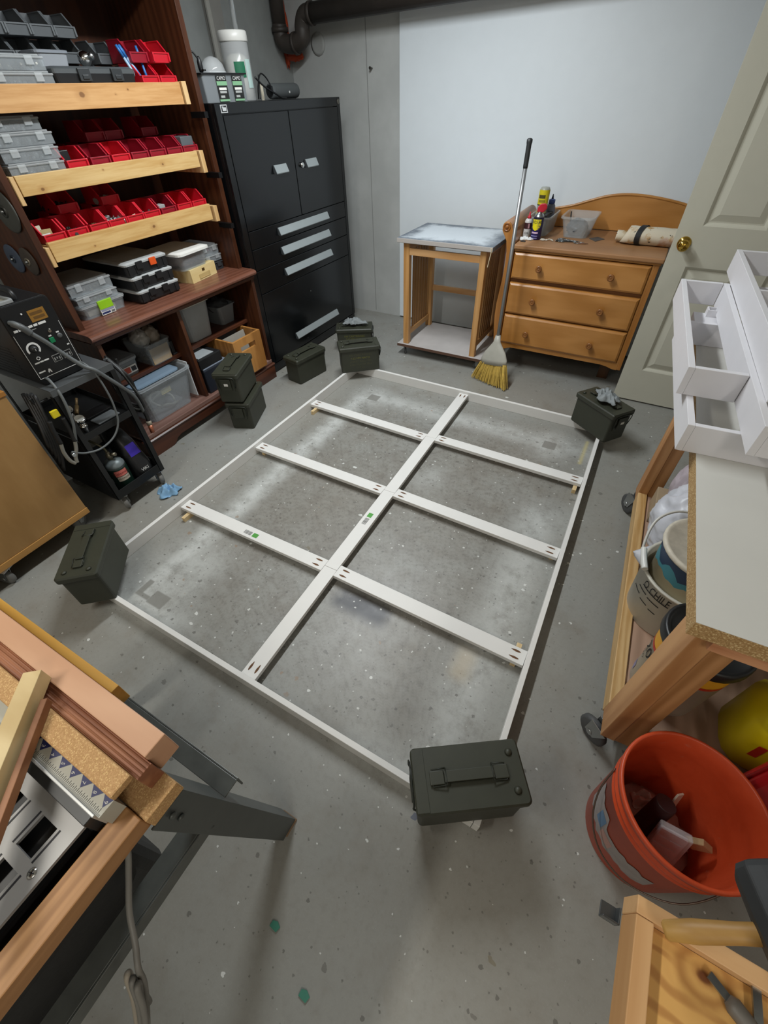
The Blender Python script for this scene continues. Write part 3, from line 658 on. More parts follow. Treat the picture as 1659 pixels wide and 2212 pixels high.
part('rear_board', MB().box(x0, x0+.016, y0+.016, y1-.016, z0, z1), OAK, t); part('base_board', MB().box(x0+.016, x1-.016, y0+.016, y1-.016, z0, z0+.012), OAK, t)
hz0, hz1, hy0, hy1 = z1-.085, z1-.05, 1.965, 2.105
part('front_board', MB().box(x1-.016, x1, y0, y1, z0, hz0).box(x1-.016, x1, y0, y1, hz1, z1).box(x1-.016, x1, y0, hy0, hz0, hz1).box(x1-.016, x1, hy1, y1, hz0, hz1), OAK, t)
gp = 'boards and papers in the oak crate'
for i, (x, a, c, nm) in enumerate(((-2.33, .5, '9a958b', 'pale'), (-2.42, .3, '4c4d4e', 'dark grey'), (-2.50, .4, '6d6a64', 'grey'))):
    single('flat_piece', MB().box(-.003, .003, -.10, .10, 0, .235+.015*i, Matrix.Rotation(-a*.3, 4, 'Y')), plain('piece_'+c, c, .7), f'{nm} flat piece standing in the oak crate', 'board', (x, 2.035, .156), group=gp, local=True)
t = thing('lidded_tub', 'small grey-lidded clear tub with red and white label, left shelf of base', 'tub', (-2.50, 1.265, .42))
m = MB(); tub(m, -2.505, 1.262, .4205, .505, .17, .15, .185, .165, .003, .02, .003, .006); part('body', m, clear('grey_bin_plastic', '8f9498', .35), t)
part('lid', MB().loft([rrect(-2.505, 1.262, .20, .18, .5055, .025), rrect(-2.505, 1.262, .20, .18, .518, .025), rrect(-2.505, 1.262, .17, .15, .524, .02)]), plain('lid_steel_grey', '8d9296', .35), t)
lb = part('label_card', MB().box(-2.4135, -2.4118, 1.222, 1.325, .437, .478), CARD, t); part('print', MB().box(-2.4118, -2.411, 1.227, 1.283, .442, .473), plain('label_red', 'b8543f', .7), lb); part('print', MB().box(-2.4118, -2.411, 1.290, 1.320, .445, .470), plain('label_dark', '3a3a3d', .7), lb)
t = thing('open_box', 'clear open box with cardboard front, full of hardware bags, left shelf of base', 'box', (-2.49, 1.49, .42))
m = MB(); tub(m, -2.495, 1.49, .4205, .545, .20, .145, .225, .17, .003, .02, .004, .006); part('body', m, CLEAR, t)
part('cardboard', MB().box(-2.398, -2.395, 1.425, 1.555, .425, .515), plain('cardboard', 'a98a5e', .8), t)
for i, (dx, dy, c, nm, sc) in enumerate(((.0, -.035, 'c4c2bc', 'pale', 1.), (.01, .035, 'a3988a', 'tan-grey', .9), (-.055, .0, 'b4b8b9', 'silvery', 1.1))):
    single('hardware_bag', blob((-2.495+dx, 1.49+dy, .555), .058*sc, .045, .05, .35, 3.4, 11+i, ridge=True), clear('bag_'+c, c, .25, .2), f'{nm} plastic bag of hardware heaped in the clear open box', 'bag', (-2.495+dx, 1.49+dy, .51), group='hardware bags')
bits((-2.495, 1.49, .43), .07, .05, 70, plain('mixed_hardware', '6f6250', .5, .5, var=.3, vs=80), 'mixed hardware filling the clear open box', 44, .007, .035)
single('metal_bracket', MB().box(-2.46, -2.42, 1.585, 1.605, .4205, .50).box(-2.46, -2.41, 1.578, 1.61, .4205, .43).box(-2.455, -2.43, 1.58, 1.612, .47, .485), plain('dull_steel', '55585a', .4, .7), 'dull steel bracket beside the clear open box on the left shelf', 'bracket', (-2.44, 1.595, .42), .002)
t = thing('storage_tote', 'big clear storage tote with loose bluish lid in bottom of bookcase', 'tote', (-2.50, 1.395, .14))
m = MB(); tub(m, -2.52, 1.395, .1405, .375, .35, .30, .42, .365, .004, .03, .012, .012); part('body', m, clear('tote_plastic', 'c0c5c9', .66, .3), t)
part('lid', MB().loft([rrect(-2.52, 1.365, .41, .31, .3785, .03), rrect(-2.52, 1.365, .41, .31, .386, .03), rrect(-2.52, 1.365, .36, .27, .390, .03)]), clear('bluish_lid', '8fa6bb', .45, .2), t, label='loose bluish lid')
part('side_flap', MB().box(-2.70, -2.33, 1.585, 1.591, .16, .39, ), clear('white_flap', 'dfe3e6', .2, .3), t, .002)
part('label_card', MB().box(-2.329, -2.3275, 1.35, 1.42, .282, .312), plain('yellow_card', 'cfc28d', .8), t)
single('tangled_hose', MB().tube([(-2.42, 1.30, .16), (-2.37, 1.36, .20), (-2.38, 1.44, .17), (-2.45, 1.47, .20), (-2.50, 1.40, .23), (-2.44, 1.33, .22), (-2.38, 1.38, .17), (-2.40, 1.48, .16)], .007, 8).tube([(-2.50, 1.31, .17), (-2.42, 1.42, .26), (-2.47, 1.49, .22), (-2.55, 1.42, .17)], .006, 8), plain('pale_hose', 'b7b7ac', .5), 'pale tangled hose seen inside the big clear tote', 'hose', (-2.45, 1.40, .145))
t = thing('equipment_case', 'dark navy case with a grey top, lower one right of the divider', 'case', (-2.44, 1.765, .14))
part('body', MB().box(-2.58, -2.30, 1.665, 1.875, .1405, .295), plain('navy_plastic', '1d222c', .45), t, .006); part('top', MB().box(-2.575, -2.305, 1.67, 1.87, .295, .306), plain('blue_grey_top', '7d8796', .45), t, .004)
t = thing('equipment_case', 'black case with a pale grey panel on its lid, upper one', 'case', (-2.44, 1.75, .307))
part('body', MB().box(-2.58, -2.305, 1.655, 1.845, .3065, .370), BLACKP, t, .006); part('panel', MB().box(-2.45, -2.32, 1.67, 1.80, .370, .3745), plain('pale_grey_panel', '9da3a6', .5), t, .001)

# ------------------------------------------------------------------ black steel cabinet
CB = plain('black_cabinet_enamel', '0e1012', .2, var=.1, vs=6)
cb = thing('steel_cabinet', 'black steel cabinet with two doors and four aluminium-handled drawers', 'cabinet', (-2.58, 2.88, 0))
x0, x1, y0, y1, zt = -2.885, -2.30, 2.272, 3.472, 1.526
part('carcass', MB().box(x0, x1-.02, y0, y1, .012, zt), CB, cb, .003)
part('face_frame', MB().box(x1-.02, x1, y0, y0+.045, .075, zt).box(x1-.02, x1, y1-.035, y1, .075, zt).box(x1-.02, x1, y0+.045, y1-.035, 1.481, zt), CB, cb, .002)
part('plinth', MB().box(x1-.02, x1-.004, y0+.004, y1-.004, .012, .072), CB, cb, .002)
part('foot', MB().box(x1-.06, x1-.01, y0+.02, y0+.07, 0, .012).box(x1-.06, x1-.01, y1-.07, y1-.02, 0, .012).box(x0+.01, x0+.06, y0+.02, y0+.07, 0, .012).box(x0+.01, x0+.06, y1-.07, y1-.02, 0, .012), BLACKM, cb)
HAL = plain('anodised_aluminium', 'a3abad', .45, .35, var=.03)
def chan_handle(ya, yb, z, par):
    pr_ = [(x1+.0005, z-.012), (x1+.012, z-.020), (x1+.022, z-.020), (x1+.024, z-.016), (x1+.006, z+.024), (x1+.0005, z+.024)]
    h = part('handle', MB().loft([[Vector((x, y, zz)) for x, zz in pr_] for y in (ya, yb)]), HAL, par)
    part('end_cap', MB().loft([[Vector((x, y, zz)) for x, zz in pr_] for y in (ya-.006, ya-.0002)]), plain('end_cap_grey', '3a3d3f', .4), h)
for ya, yb, ha, hb in ((y0+.049, 2.879, 2.66, 2.782), (2.885, y1-.039, 2.99, 3.115)):
    d = part('door', MB().box(x1-.018, x1+.001, ya, yb, .938, 1.477), CB, cb, .002); chan_handle(ha, hb, 1.208, d)
part('lock', MB().cyl((x1, 2.945, 1.207), (x1+.016, 2.945, 1.207), .014, n=20).cyl((x1+.016, 2.945, 1.207), (x1+.020, 2.945, 1.207), .010, n=20), CHROME, cb)
for za, zb, hz in ((.836, .934, .885), (.712, .832, .771), (.567, .708, .638), (.080, .563, .178)):
    d = part('drawer', MB().box(x1-.018, x1+.001, y0+.049, y1-.039, za, zb), CB, cb, .002); chan_handle(2.60, 3.183, hz, d)
lk = part('emblem', MB().box(x1, x1+.0015, 2.312, 2.362, 1.486, 1.519), plain('emblem_silver', 'b9bcbc', .4), cb, .003)
part('emblem_mark', MB().box(x1+.0015, x1+.002, 2.317, 2.357, 1.490, 1.515), BLACKP, lk); part('emblem_mark', MB().box(x1+.002, x1+.0025, 2.325, 2.352, 1.494, 1.508).box(x1+.002, x1+.0025, 2.322, 2.334, 1.508, 1.512), plain('emblem_silver', 'b9bcbc', .4), lk)
part('corner_button', MB().cyl((x1, 3.45, 1.503), (x1+.003, 3.45, 1.503), .014, n=18), plain('tarnished', '6d6a62', .4, .7), cb)
part('rivet', MB().cyl((x1, 2.86, .44), (x1+.003, 2.86, .44), .004, n=10), STEEL, cb); part('rivet', MB().cyl((x1, 2.74, .115), (x1+.003, 2.74, .115), .004, n=10), STEEL, cb)

# things on the cabinet
zc = 1.5265
t = thing('blister_box', 'grey translucent box with two black label cards on the cabinet top', 'box', (-2.41, 2.45, zc))
m = MB(); tub(m, -2.42, 2.455, zc, zc+.108, .11, .31, .112, .32, .003, .008, .002, .005); part('shell', m, clear('smoky_shell', '8a8f92', .4), t)
part('lid', MB().box(-2.485, -2.355, 2.285, 2.625, zc+.108, zc+.114), BLACKP, t, .002)
part('inner_block', MB().box(-2.46, -2.378, 2.31, 2.60, zc+.004, zc+.10), plain('grey_inner', '6d7174', .5), t, .004)
for i, ya in enumerate((2.385, 2.505)):
    lb = part('label_card', MB().box(-2.3605, -2.359, ya, ya+.075, zc+.004, zc+.104), plain('card_black', '1d1f1e', .6), t)
    part('band', MB().box(-2.359, -2.3583, ya, ya+.075, zc+.066, zc+.082), plain('card_green', '7fae86', .6), lb)
    part('band', MB().box(-2.359, -2.3583, ya+.010, ya+.065, zc+.048, zc+.058), CARD, lb)
    for zz, ww in ((zc+.036, .05), (zc+.018, .03)): part('band', MB().box(-2.359, -2.3583, ya+.012, ya+.012+ww, zz, zz+.009), plain('card_grey', 'a9aba9', .6), lb)
    part('lettering', text('CAMO', .021, (-2.3582, ya+.0375, zc+.093), (0, 1, 0), (0, 0, 1)), INKW, lb)
    part('band', MB().box(-2.359, -2.3583, ya, ya+.075, zc+.004, zc+.012), plain('card_green', '7fae86', .6), lb)
t = thing('clear_jar', 'tall clear jar with white lid and green label on the cabinet top', 'jar', (-2.55, 2.78, zc))
part('jar_wall', MB().lathe([(.076, 0), (.078, .004), (.078, .25), (.072, .255)], (-2.55, 2.78, zc), 28, cap1=False), clear('jar_clear', 'd8dadb', .55, .15), t)
part('lid', MB().lathe([(.080, .245), (.082, .25), (.082, .285), (.076, .29)], (-2.55, 2.78, zc), 28), plain('white_lid', 'e4e3de', .35, var=.02), t)
part('contents', MB().lathe([(.072, .006), (.072, .17), (.05, .19), (.03, .20)], (-2.55, 2.78, zc), 20), plain('cream_sticks', 'd9d6c8', .6, var=.15, vs=70), t)
part('label', MB().loft([[Vector((-2.55+.0790*math.cos(a), 2.78+.0790*math.sin(a), z)) for a in [R(v) for v in range(-62, -12, 5)]] for z in (zc+.10, zc+.165)], False, False, True, False), plain('green_label', '0f6b49', .5), t, label='green label')
part('label', MB().loft([[Vector((-2.55+.0790*math.cos(a), 2.78+.0790*math.sin(a), z)) for a in [R(v) for v in range(-12, 20, 4)]] for z in (zc+.055, zc+.175)], False, False, True, False), plain('mint_label', 'bcd5d0', .5), t, label='pale mint label')
single('metal_rod', MB().cyl((-2.53, 2.80, zc+.291), (-2.53, 2.80, 2.2), .014, n=14), plain('bright_rod', 'c4c8ca', .3, .7), 'thin shiny rod standing upright on the white jar lid', 'rod', (-2.53, 2.80, zc+.29))
t = thing('clear_dome', 'clear plastic dome lying on the black-lidded blister box', 'dome', (-2.43, 2.43, zc+.115))
part('shell', MB().lathe([(.065, 0), (.066, .005), (.055, .035), (.035, .055), (.012, .063), (.001, .064)], (-2.43, 2.45, zc+.1145), 24, cap0=False), clear('dome_clear', 'e2e5e6', .62, .1), t)
part('rim', MB().lathe([(.067, 0), (.069, .002), (.067, .005)], (-2.43, 2.45, zc+.1145), 24, cap0=False, cap1=False), CLEAR2, t)
t = thing('power_plug', 'black plug with a looped cord standing on the blister box', 'plug', (-2.40, 2.315, zc+.115))
part('cord', MB().tube([(-2.40, 2.33, zc+.165), (-2.41, 2.31, zc+.19), (-2.42, 2.29, zc+.18), (-2.42, 2.285, zc+.12)], .004, 8), BLACKP, t)
part('plug_body', MB().lathe([(.004, 0), (.010, .003), (.013, .02), (.012, .04), (.007, .055), (.004, .06)], (-2.40, 2.335, zc+.115), 14), BLACKP, t)
for dy in (-.006, .006): part('prong', MB().box(-2.39, -2.372, 2.335+dy-.001, 2.335+dy+.001, zc+.120, zc+.127), CHROME, t)
t = thing('speaker', 'grey fabric cylindrical speaker lying on the cabinet top', 'speaker', (-2.52, 3.14, zc))
part('body', MB().lathe([(.030, 0), (.036, .006), (.038, .02), (.038, .255), (.036, .269), (.030, .275)], (-2.52, 3.00, zc+.0385), 28, (0, 1, 0)), plain('grey_fabric', '4c5051', .8, bump=.3), t)
part('end_disc', MB().lathe([(.029, -.002), (.029, 0)], (-2.52, 3.00, zc+.0385), 24, (0, 1, 0)), BLACKP, t)
part('badge', MB().cyl((-2.483, 3.155, zc+.033), (-2.481, 3.155, zc+.033), .006, n=12), INKW, t)
t = thing('black_cable', 'black cable looped beside the speaker on the cabinet top', 'cable', (-2.50, 2.92, zc))
part('cord', MB().tube([(-2.45, 2.80, zc+.10), (-2.44, 2.86, zc+.06), (-2.43, 2.95, zc+.025), (-2.43, 3.01, zc+.006), (-2.44, 3.06, zc+.006)], .005, 8).tube([(-2.50, 2.86, zc+.006), (-2.48, 2.85, zc+.06), (-2.49, 2.90, zc+.115), (-2.50, 2.96, zc+.10), (-2.49, 2.985, zc+.06)], .004, 8).tube([(-2.46, 2.83, zc+.006), (-2.46, 2.84, zc+.07), (-2.45, 2.835, zc+.11)], .004, 8), BLACKP, t)
part('plug', MB().box(-2.497, -2.483, 2.978, 2.992, zc+.035, zc+.062), BLACKP, t, .002)
single('pale_strip', MB().box(-2.505, -2.498, 2.895, 2.915, zc, zc+.075), plain('bone', 'd6cdb8', .6), 'pale flat strip standing among the cables on the cabinet top', 'strip', (-2.50, 2.905, zc), .001)

# ------------------------------------------------------------------ white slat frame laid out on the floor
sf = thing('slat_frame', 'large white-painted wooden slat frame laid flat on the concrete floor', 'frame', (-.83, 1.45, 0))
FW = plain('frame_white', 'dcdbd8', .5, var=.02)
FH = .064
part('rail', MB().bar((-1.7405, .307, FH/2+.0005), (-1.7405, 2.598, FH/2+.0005), .019, FH), FW, sf, .0012)
part('rail', MB().bar((-1.730, .3165, FH/2+.0005), (.0705, .3165, FH/2+.0005), .019, FH), FW, sf, .0012)
part('rail', MB().bar((.0815, .307, FH/2+.0005), (.047, 2.59, FH/2+.0005), .019, FH), FW, sf, .0012)
part('rail', MB().bar((-1.730, 2.5885, FH/2+.0005), (.036, 2.569, FH/2+.0005), .019, FH), FW, sf, .0012)
HOLE = plain('raw_wood_hole', '6e4a2c', .8, var=.3, vs=60)
ZS, ZE = .026, .045
def slat(name, a, b, wd, holes=(True, True), flat=True):
    a, b = Vector((*a, (ZS+ZE)/2)), Vector((*b, (ZS+ZE)/2))
    s = part(name, MB().bar(a, b, wd, ZE-ZS), FW, sf, .0012)
    d = (b-a).normalized(); sd = d.cross(Vector((0, 0, 1)))
    for e, dr, on in ((a, d, holes[0]), (b, -d, holes[1])):
        if not on: continue
        for k in (-1, 1):
            c = e+dr*.040+sd*k*wd*.23; c.z = ZE+.0004; lp = []
            for j in range(16):
                an = 2*PI*j/16; u = math.cos(an); v = math.sin(an); lp.append(c+dr*u*.019+sd*v*.0046*(1-.55*max(0, u)))
            m = MB(); m.add(lp, [tuple(range(16))]); part('pocket_hole', m, HOLE, s)
    return s
def sx(y): return -.802-.049*(y-.34)/2.21
ys = [.3265, .884, 1.452, 1.998, 2.5785]
stiles = []
for i in range(4):
    ya, yb = ys[i]+(.0006 if i else 0), ys[i+1]-(.0006 if i < 3 else 0)
    stiles.append(slat('stile', (sx(ya), ya), (sx(yb), yb), .064, (i == 0, i == 3)))
rungs = {}
for nm, ya, yb in (('a', .877, .884), ('b', 1.455, 1.447), ('c', 2.014, 1.988)):
    rungs[nm+'l'] = slat('rung', (-1.730, ya), (sx(yb)-.0328, yb), .064)
for nm, ya, yb in (('a', .886, .874), ('b', 1.460, 1.438), ('c', 2.012, 1.998)):
    rx = .0815-.0345*(yb-.307)/2.283-.0102
    rungs[nm+'r'] = slat('rung', (sx(ya)+.0328, ya), (rx, yb), .064)
GRN = plain('sticker_green', '4e9a3e', .6)
def sticker(par, c, rz):
    M = Matrix.Translation((c[0], c[1], ZE+.0003)) @ Matrix.Rotation(rz, 4, 'Z')
    part('sticker', MB().box(0, .030, -.012, .012, 0, .0004).xf(M), GRN, par, label='green price sticker')
    b = MB(); q = random.Random(int(c[0]*-100))
    xx = -.052
    while xx < -.008: wv = q.uniform(.0008, .003); b.box(xx, xx+wv, -.011, .011, 0, .0003); xx += wv+q.uniform(.0012, .003)
    part('barcode', b.xf(M), plain('barcode_grey', '5a5a5a', .7), par)
sticker(rungs['al'], (-1.262, .874), 0); sticker(stiles[1], (-.826, 1.235), PI/2)
SHIM = wood('shim_wood', 'dcc8a0', 'c7ab7c', 'y', 12, .6)
for (x, y, nm, L) in ((-1.678, .853, 'under left end of nearest slat', .10), (-1.688, 1.985, 'under left end of farthest slat', .10), (.022, 1.972, 'under right end of farthest slat', .085), (.028, .892, 'under right end of nearest slat', .09)):
    single('wood_shim', MB().box(-.010, .010, -L/2, L/2, 0, .0255), SHIM, f'small pale wood shim {nm} of white frame', 'shim', (x, y, .0002), .001, 'shims under the frame slats', local=True)
for (x, y, nm) in ((-1.685, 1.45, 'left end of middle slat'), (.03, 1.445, 'right end of middle slat'), (-.86, 2.53, 'far end of the long centre slat'), (-.805, .39, 'near end of the long centre slat')):
    single('wood_shim', MB().box(-.010, .010, -.020, .028, 0, .0255), SHIM, f'small wood shim under {nm} of white frame', 'shim', (x, y, .0002), .001, 'shims under the frame slats', local=True)

# ------------------------------------------------------------------ ammunition cans
def make_can():
    t = thing('ammo_can', 'x', 'ammo can', (0, 0, 0), 'olive ammo cans', local=True)
    L, W, H = .282, .143, .186
    part('body', MB().loft([rrect(0, 0, L-.008, W-.008, 0, .012, 4), rrect(0, 0, L, W, .006, .014, 4), rrect(0, 0, L, W, .162, .014, 4)]), OLIVE, t)
    part('lid', MB().loft([rrect(0, 0, L+.016, W+.013, .158, .012, 4), rrect(0, 0, L+.018, W+.015, .163, .013, 4), rrect(0, 0, L+.018, W+.015, .180, .013, 4), rrect(0, 0, L+.008, W+.006, .186, .010, 4)]), OLIVE, t)
    part('lid_flange', MB().box(L/2-.026, L/2+.006, -W/2-.002, W/2+.002, .1862, .1878), OLIVE, t, .0006)
    h = part('handle', MB().box(-.066, .066, -.0135, .0135, .194, .199), OLIVE, t, .001)
    for s in (-1, 1):
        br = part('handle_bracket', MB().box(s*.086-.019, s*.086+.019, -.0165, .0165, .1864, .1945), OLIVE, t, .002)
        lp = [(s*.062, -.020, .198), (s*.098, -.020, .191), (s*.098, .020, .191), (s*.062, .020, .198), (s*.062, -.020, .198)]
        part('wire_loop', MB().tube(lp, .0022, 6, 1), plain('dark_olive_wire', '23271f', .45, .2), br)
    for s in (-1, 1): part('lid_bump', MB().lathe([(.010, 0), (.009, .004), (.005, .007), (.001, .008)], (-L/2+.022, s*.045, .1862), 14), OLIVE, t)
    la = part('latch', MB().box(L/2+.0002, L/2+.004, -.045, .045, .075, .150).box(L/2+.009, L/2+.014, -.030, .030, .088, .156), OLIVE, t, .0015)
    part('latch_wire', MB().tube([(L/2+.006, -.050, .10), (L/2+.014, -.052, .14), (L/2+.012, -.050, .166), (L/2+.012, .050, .166), (L/2+.014, .052, .14), (L/2+.006, .050, .10)], .0025, 6, 2), plain('dark_olive_wire', '23271f', .45, .2), la)
    return t
can0 = make_can(); first = True
STEN = plain('stencil_yellow', '6b6a2c', .7); STEN2 = plain('stencil_faded', '4c4d35', .7)
def can(x, y, z, deg, label, stencil=None, card=False):
    global first
    if first: c = can0; c.location = (x, y, z); c.rotation_euler[2] = R(deg); c['label'] = label; first = False
    else: c = dup(can0, (x, y, z), R(deg), label)
    if stencil:
        for zz, s, sz, m in stencil: part('stencil', text(s, sz, (0, -.0722, zz), (1, 0, 0), (0, 0, 1)), m, c)
    if card: part('label_card', MB().box(.1552, .1558, -.012, .012, .115, .130), CARD, c)
    return c
cG = can(.0155, .362, .0645, 214, 'dark olive ammo can holding down the near right corner of the white frame')
can(-2.062, 1.705, .1995, -66, 'olive ammo can stacked on another before the oak crate', None, True)
can(-2.050, 1.722, 0, -66, 'olive ammo can on floor, lower one of the stack before the crate')
can(-2.058, 2.384, 0, 81, 'olive ammo can alone on the floor before the black cabinet drawers')
S1 = [(.128, '100 CARTRIDGES', .022, STEN2), (.104, '7.62 MM NATO', .021, STEN), (.080, 'LINKED BALL M80', .020, STEN2), (.056, 'AND TRACER M62', .020, STEN2), (.034, 'LOT LC', .018, STEN2)]
can(-1.690, 2.563, .0645, 40, 'olive ammo can with faded lettering on the far left corner of the white frame', S1)
can(-1.980, 2.961, 0, 30, 'olive ammo can with yellow lettering and a grey glove on its lid', [(.128, '100 CARTRIDGES', .022, STEN), (.104, '7.62 MM NATO', .021, STEN)])
can(.015, 2.510, .0645, -37, 'olive ammo can with crumpled grey glove on far right corner of the frame', None, True)
can(-1.656, .370, .0645, 132, 'olive ammo can on the near left corner of the frame by the plywood cabinet')
GLOVE = plain('grey_latex', '858b8d', .6, var=.1, vs=30)
single('latex_glove', crumple((0, 0, 0), .115, .065, .06, 3), GLOVE, 'crumpled grey glove on the can at far right corner of the frame', 'glove', (.018, 2.508, .2645), local=True).rotation_euler[2] = R(-50)
single('latex_glove', crumple((0, 0, 0), .12, .06, .055, 9), GLOVE, 'crumpled grey glove on the ammo can nearest the black cabinet corner', 'glove', (-1.985, 2.962, .200), local=True).rotation_euler[2] = R(28)
single('shop_towel', crumple((0, 0, 0), .085, .065, .06, 5.3), plain('blue_paper_towel', '7fa9cc', .8, var=.1, vs=30), 'crumpled light blue shop towel on the floor beside the welder cart', 'towel', (-1.925, .925, .0005), local=True).rotation_euler[2] = R(40)
GLS = clear('green_glass', '4d8a78', .2, .1)
for i, (x, y) in enumerate(((-.30, -.138), (-.16, -.198))):
    single('glass_shard', MB().prism([(-.012, -.007), (.010, -.009), (.014, .004), (.002, .010), (-.011, .006)], 'z', 0, .004), GLS, f'small green glass chip on the near floor, {"left" if i == 0 else "right"} one', 'glass', (x, y, .0003), group='green glass chips', local=True)

# ------------------------------------------------------------------ dolly and beech side table
d_ = thing('furniture_dolly', 'low white-topped dolly on small casters under the beech side table', 'dolly', (-1.25, 3.265, 0))
part('deck', MB().box(-1.605, -.90, 3.012, 3.52, .076, .0945), plain('dusty_white_board', 'b9b5b3', .6, var=.1, vs=9), d_, .001)
part('edge_strip', MB().box(-1.606, -.899, 3.0095, 3.0118, .074, .0935), plain('brown_edge', '5d4335', .6), d_)
def caster(par, x, y, zt, r=.024, wd=.016, ang=0., mat=RUBBER, pl=None):
    M = Matrix.Translation((x, y, 0)) @ Matrix.Rotation(ang, 4, 'Z')
    g = MB().lathe([(r*.3, -wd/2), (r*.85, -wd/2), (r, -wd*.3), (r, wd*.3), (r*.85, wd/2), (r*.3, wd/2)], (0, 0, r), 20, (0, 1, 0)).xf(M)
    c = part('caster', g, mat, par)
    f = MB()
    for s in (-1, 1): f.prism([(-.35*r, r*.85), (.35*r, r*.85), (r*.9, zt-.004), (-r*.3, zt-.004)], 'y', s*wd*.62-.001, s*wd*.62+.001)
    f.cyl((0, -wd*.75, r), (0, wd*.75, r), r*.22, n=10)
    f.xf(M)
    if pl: f.box(*pl, zt-.005, zt)
    else: f.add(*(lambda g: (g.v, g.f))(MB().box(-r*.8, r*1.3, -wd, wd, zt-.004, zt).xf(M)))
    part('caster_fork', f, plain('zinc_fork', 'a5a8a8', .35, .9), c)
for x, y, a in ((-1.555, 3.055, 2.2), (-.945, 3.055, .5), (-1.555, 3.47, 1), (-.945, 3.47, 2)): caster(d_, x, y, .0755, ang=a)
t = thing('side_table', 'small beech side table with slatted sides and a paint-dusted top', 'table', (-1.26, 3.25, .095))
zt = .8005
for nm, x0, x1, y0, y1 in (('leg', -1.562, -1.517, 3.03, 3.07), ('leg', -1.002, -.960, 3.03, 3.07), ('leg', -1.562, -1.517, 3.445, 3.485), ('leg', -1.002, -.960, 3.445, 3.485)):
    part(nm, MB().box(x0, x1, y0, y1, .095, zt-.001), BEECH, t, .002)
part('front_rail', MB().box(-1.5168, -1.0022, 3.032, 3.052, .724, .766), BEECHX, t, .0015)
part('rear_rail', MB().box(-1.5168, -1.0022, 3.462, 3.482, .745, .799), BEECHX, t, .0015)
part('rear_stretcher', MB().box(-1.5168, -1.0022, 3.46, 3.478, .375, .415), BEECHX, t, .0015)
for xa in (-1.552, -.993):
    part('side_rail', MB().box(xa, xa+.022, 3.0702, 3.4448, .150, .19), wood('beech_y', 'c99a63', 'b07f48', 'y', 9, .45), t, .0015)
    part('side_rail', MB().box(xa, xa+.022, 3.0702, 3.4448, .745, .7995), wood('beech_y', 'c99a63', 'b07f48', 'y', 9, .45), t, .0015)
    for k in range(6):
        y = 3.145+k*.045; part('slat', MB().box(xa+.006, xa+.016, y, y+.026, .1902, .7448), wood('beech_dark', 'a97f50', '8f673c', 'z', 9, .5), t)
part('inner_panel', MB().box(-1.5165, -1.0025, 3.40, 3.406, .70, .799), plain('gap_shade', '2a211b', .6), t)  # dark sheet standing in for the shadow inside, under the table top
def dust():
    t_ = NT('dusted_top'); co = t_.obj(); n = t_.noise(co, 7, 6, .65); m = t_.noise(co, 40, 4, .7); s_ = t_.n('ShaderNodeSeparateXYZ'); t_.l(co, s_.inputs[0])
    ex = t_.math('ABSOLUTE', t_.math('DIVIDE', s_.outputs[0], .345)); ey = t_.math('ABSOLUTE', t_.math('DIVIDE', s_.outputs[1], .25))
    e = t_.math('ADD', t_.math('POWER', t_.math('MAXIMUM', ex, ey), 2.0), t_.math('MULTIPLY', t_.math('SUBTRACT', n, .5), 1.5))
    c = t_.mix(t_.ramp(e, .95, .35), lin('5f6873'), lin('c3cbd2')); c = t_.mix(t_.math('MULTIPLY', t_.ramp(m, .55, .72), .4), c, lin('d6dbde'))
    c = t_.mix(t_.ramp(s_.outputs[1], -.244, -.249), c, lin('b3aca6'))
    t_.l(c, t_.b.inputs['Base Color']); t_.b.inputs['Roughness'].default_value = .5; return t_.m
part('table_top', MB().box(-1.602, -.914, 3.002, 3.50, zt, .829), dust(), t, .003)
single('hanging_string', MB().tube([(-.925, 2.999, .825), (-.922, 2.997, .80), (-.928, 2.998, .76), (-.934, 2.999, .715)], .003, 6), plain('tan_string', 'd6c6a6', .8), 'short tan string hanging over the right corner of the dusted table top', 'string', (-.925, 2.998, .715))

# ------------------------------------------------------------------ broom leaning at the dresser
t = thing('broom', 'angle broom with golden bristles and a steel handle leaning on the dresser', 'broom', (-.77, 2.86, 0))
B0, B1 = Vector((-.775, 2.93, .33)), Vector((-.806, 3.05, 1.345))
hd = (B1-B0).normalized()
part('handle', MB().cyl(B0-hd*.05, B1-hd*.12, .0115, n=16), plain('steel_tube', 'a2a3a4', .42, .8), t)
part('grip', MB().lathe([(.0125, 0), (.0135, .01), (.0135, .10), (.0155, .11), (.0155, .122), (.008, .128)], B1-hd*.128, 16, hd), plain('charcoal_grip', '26282a', .5), t)
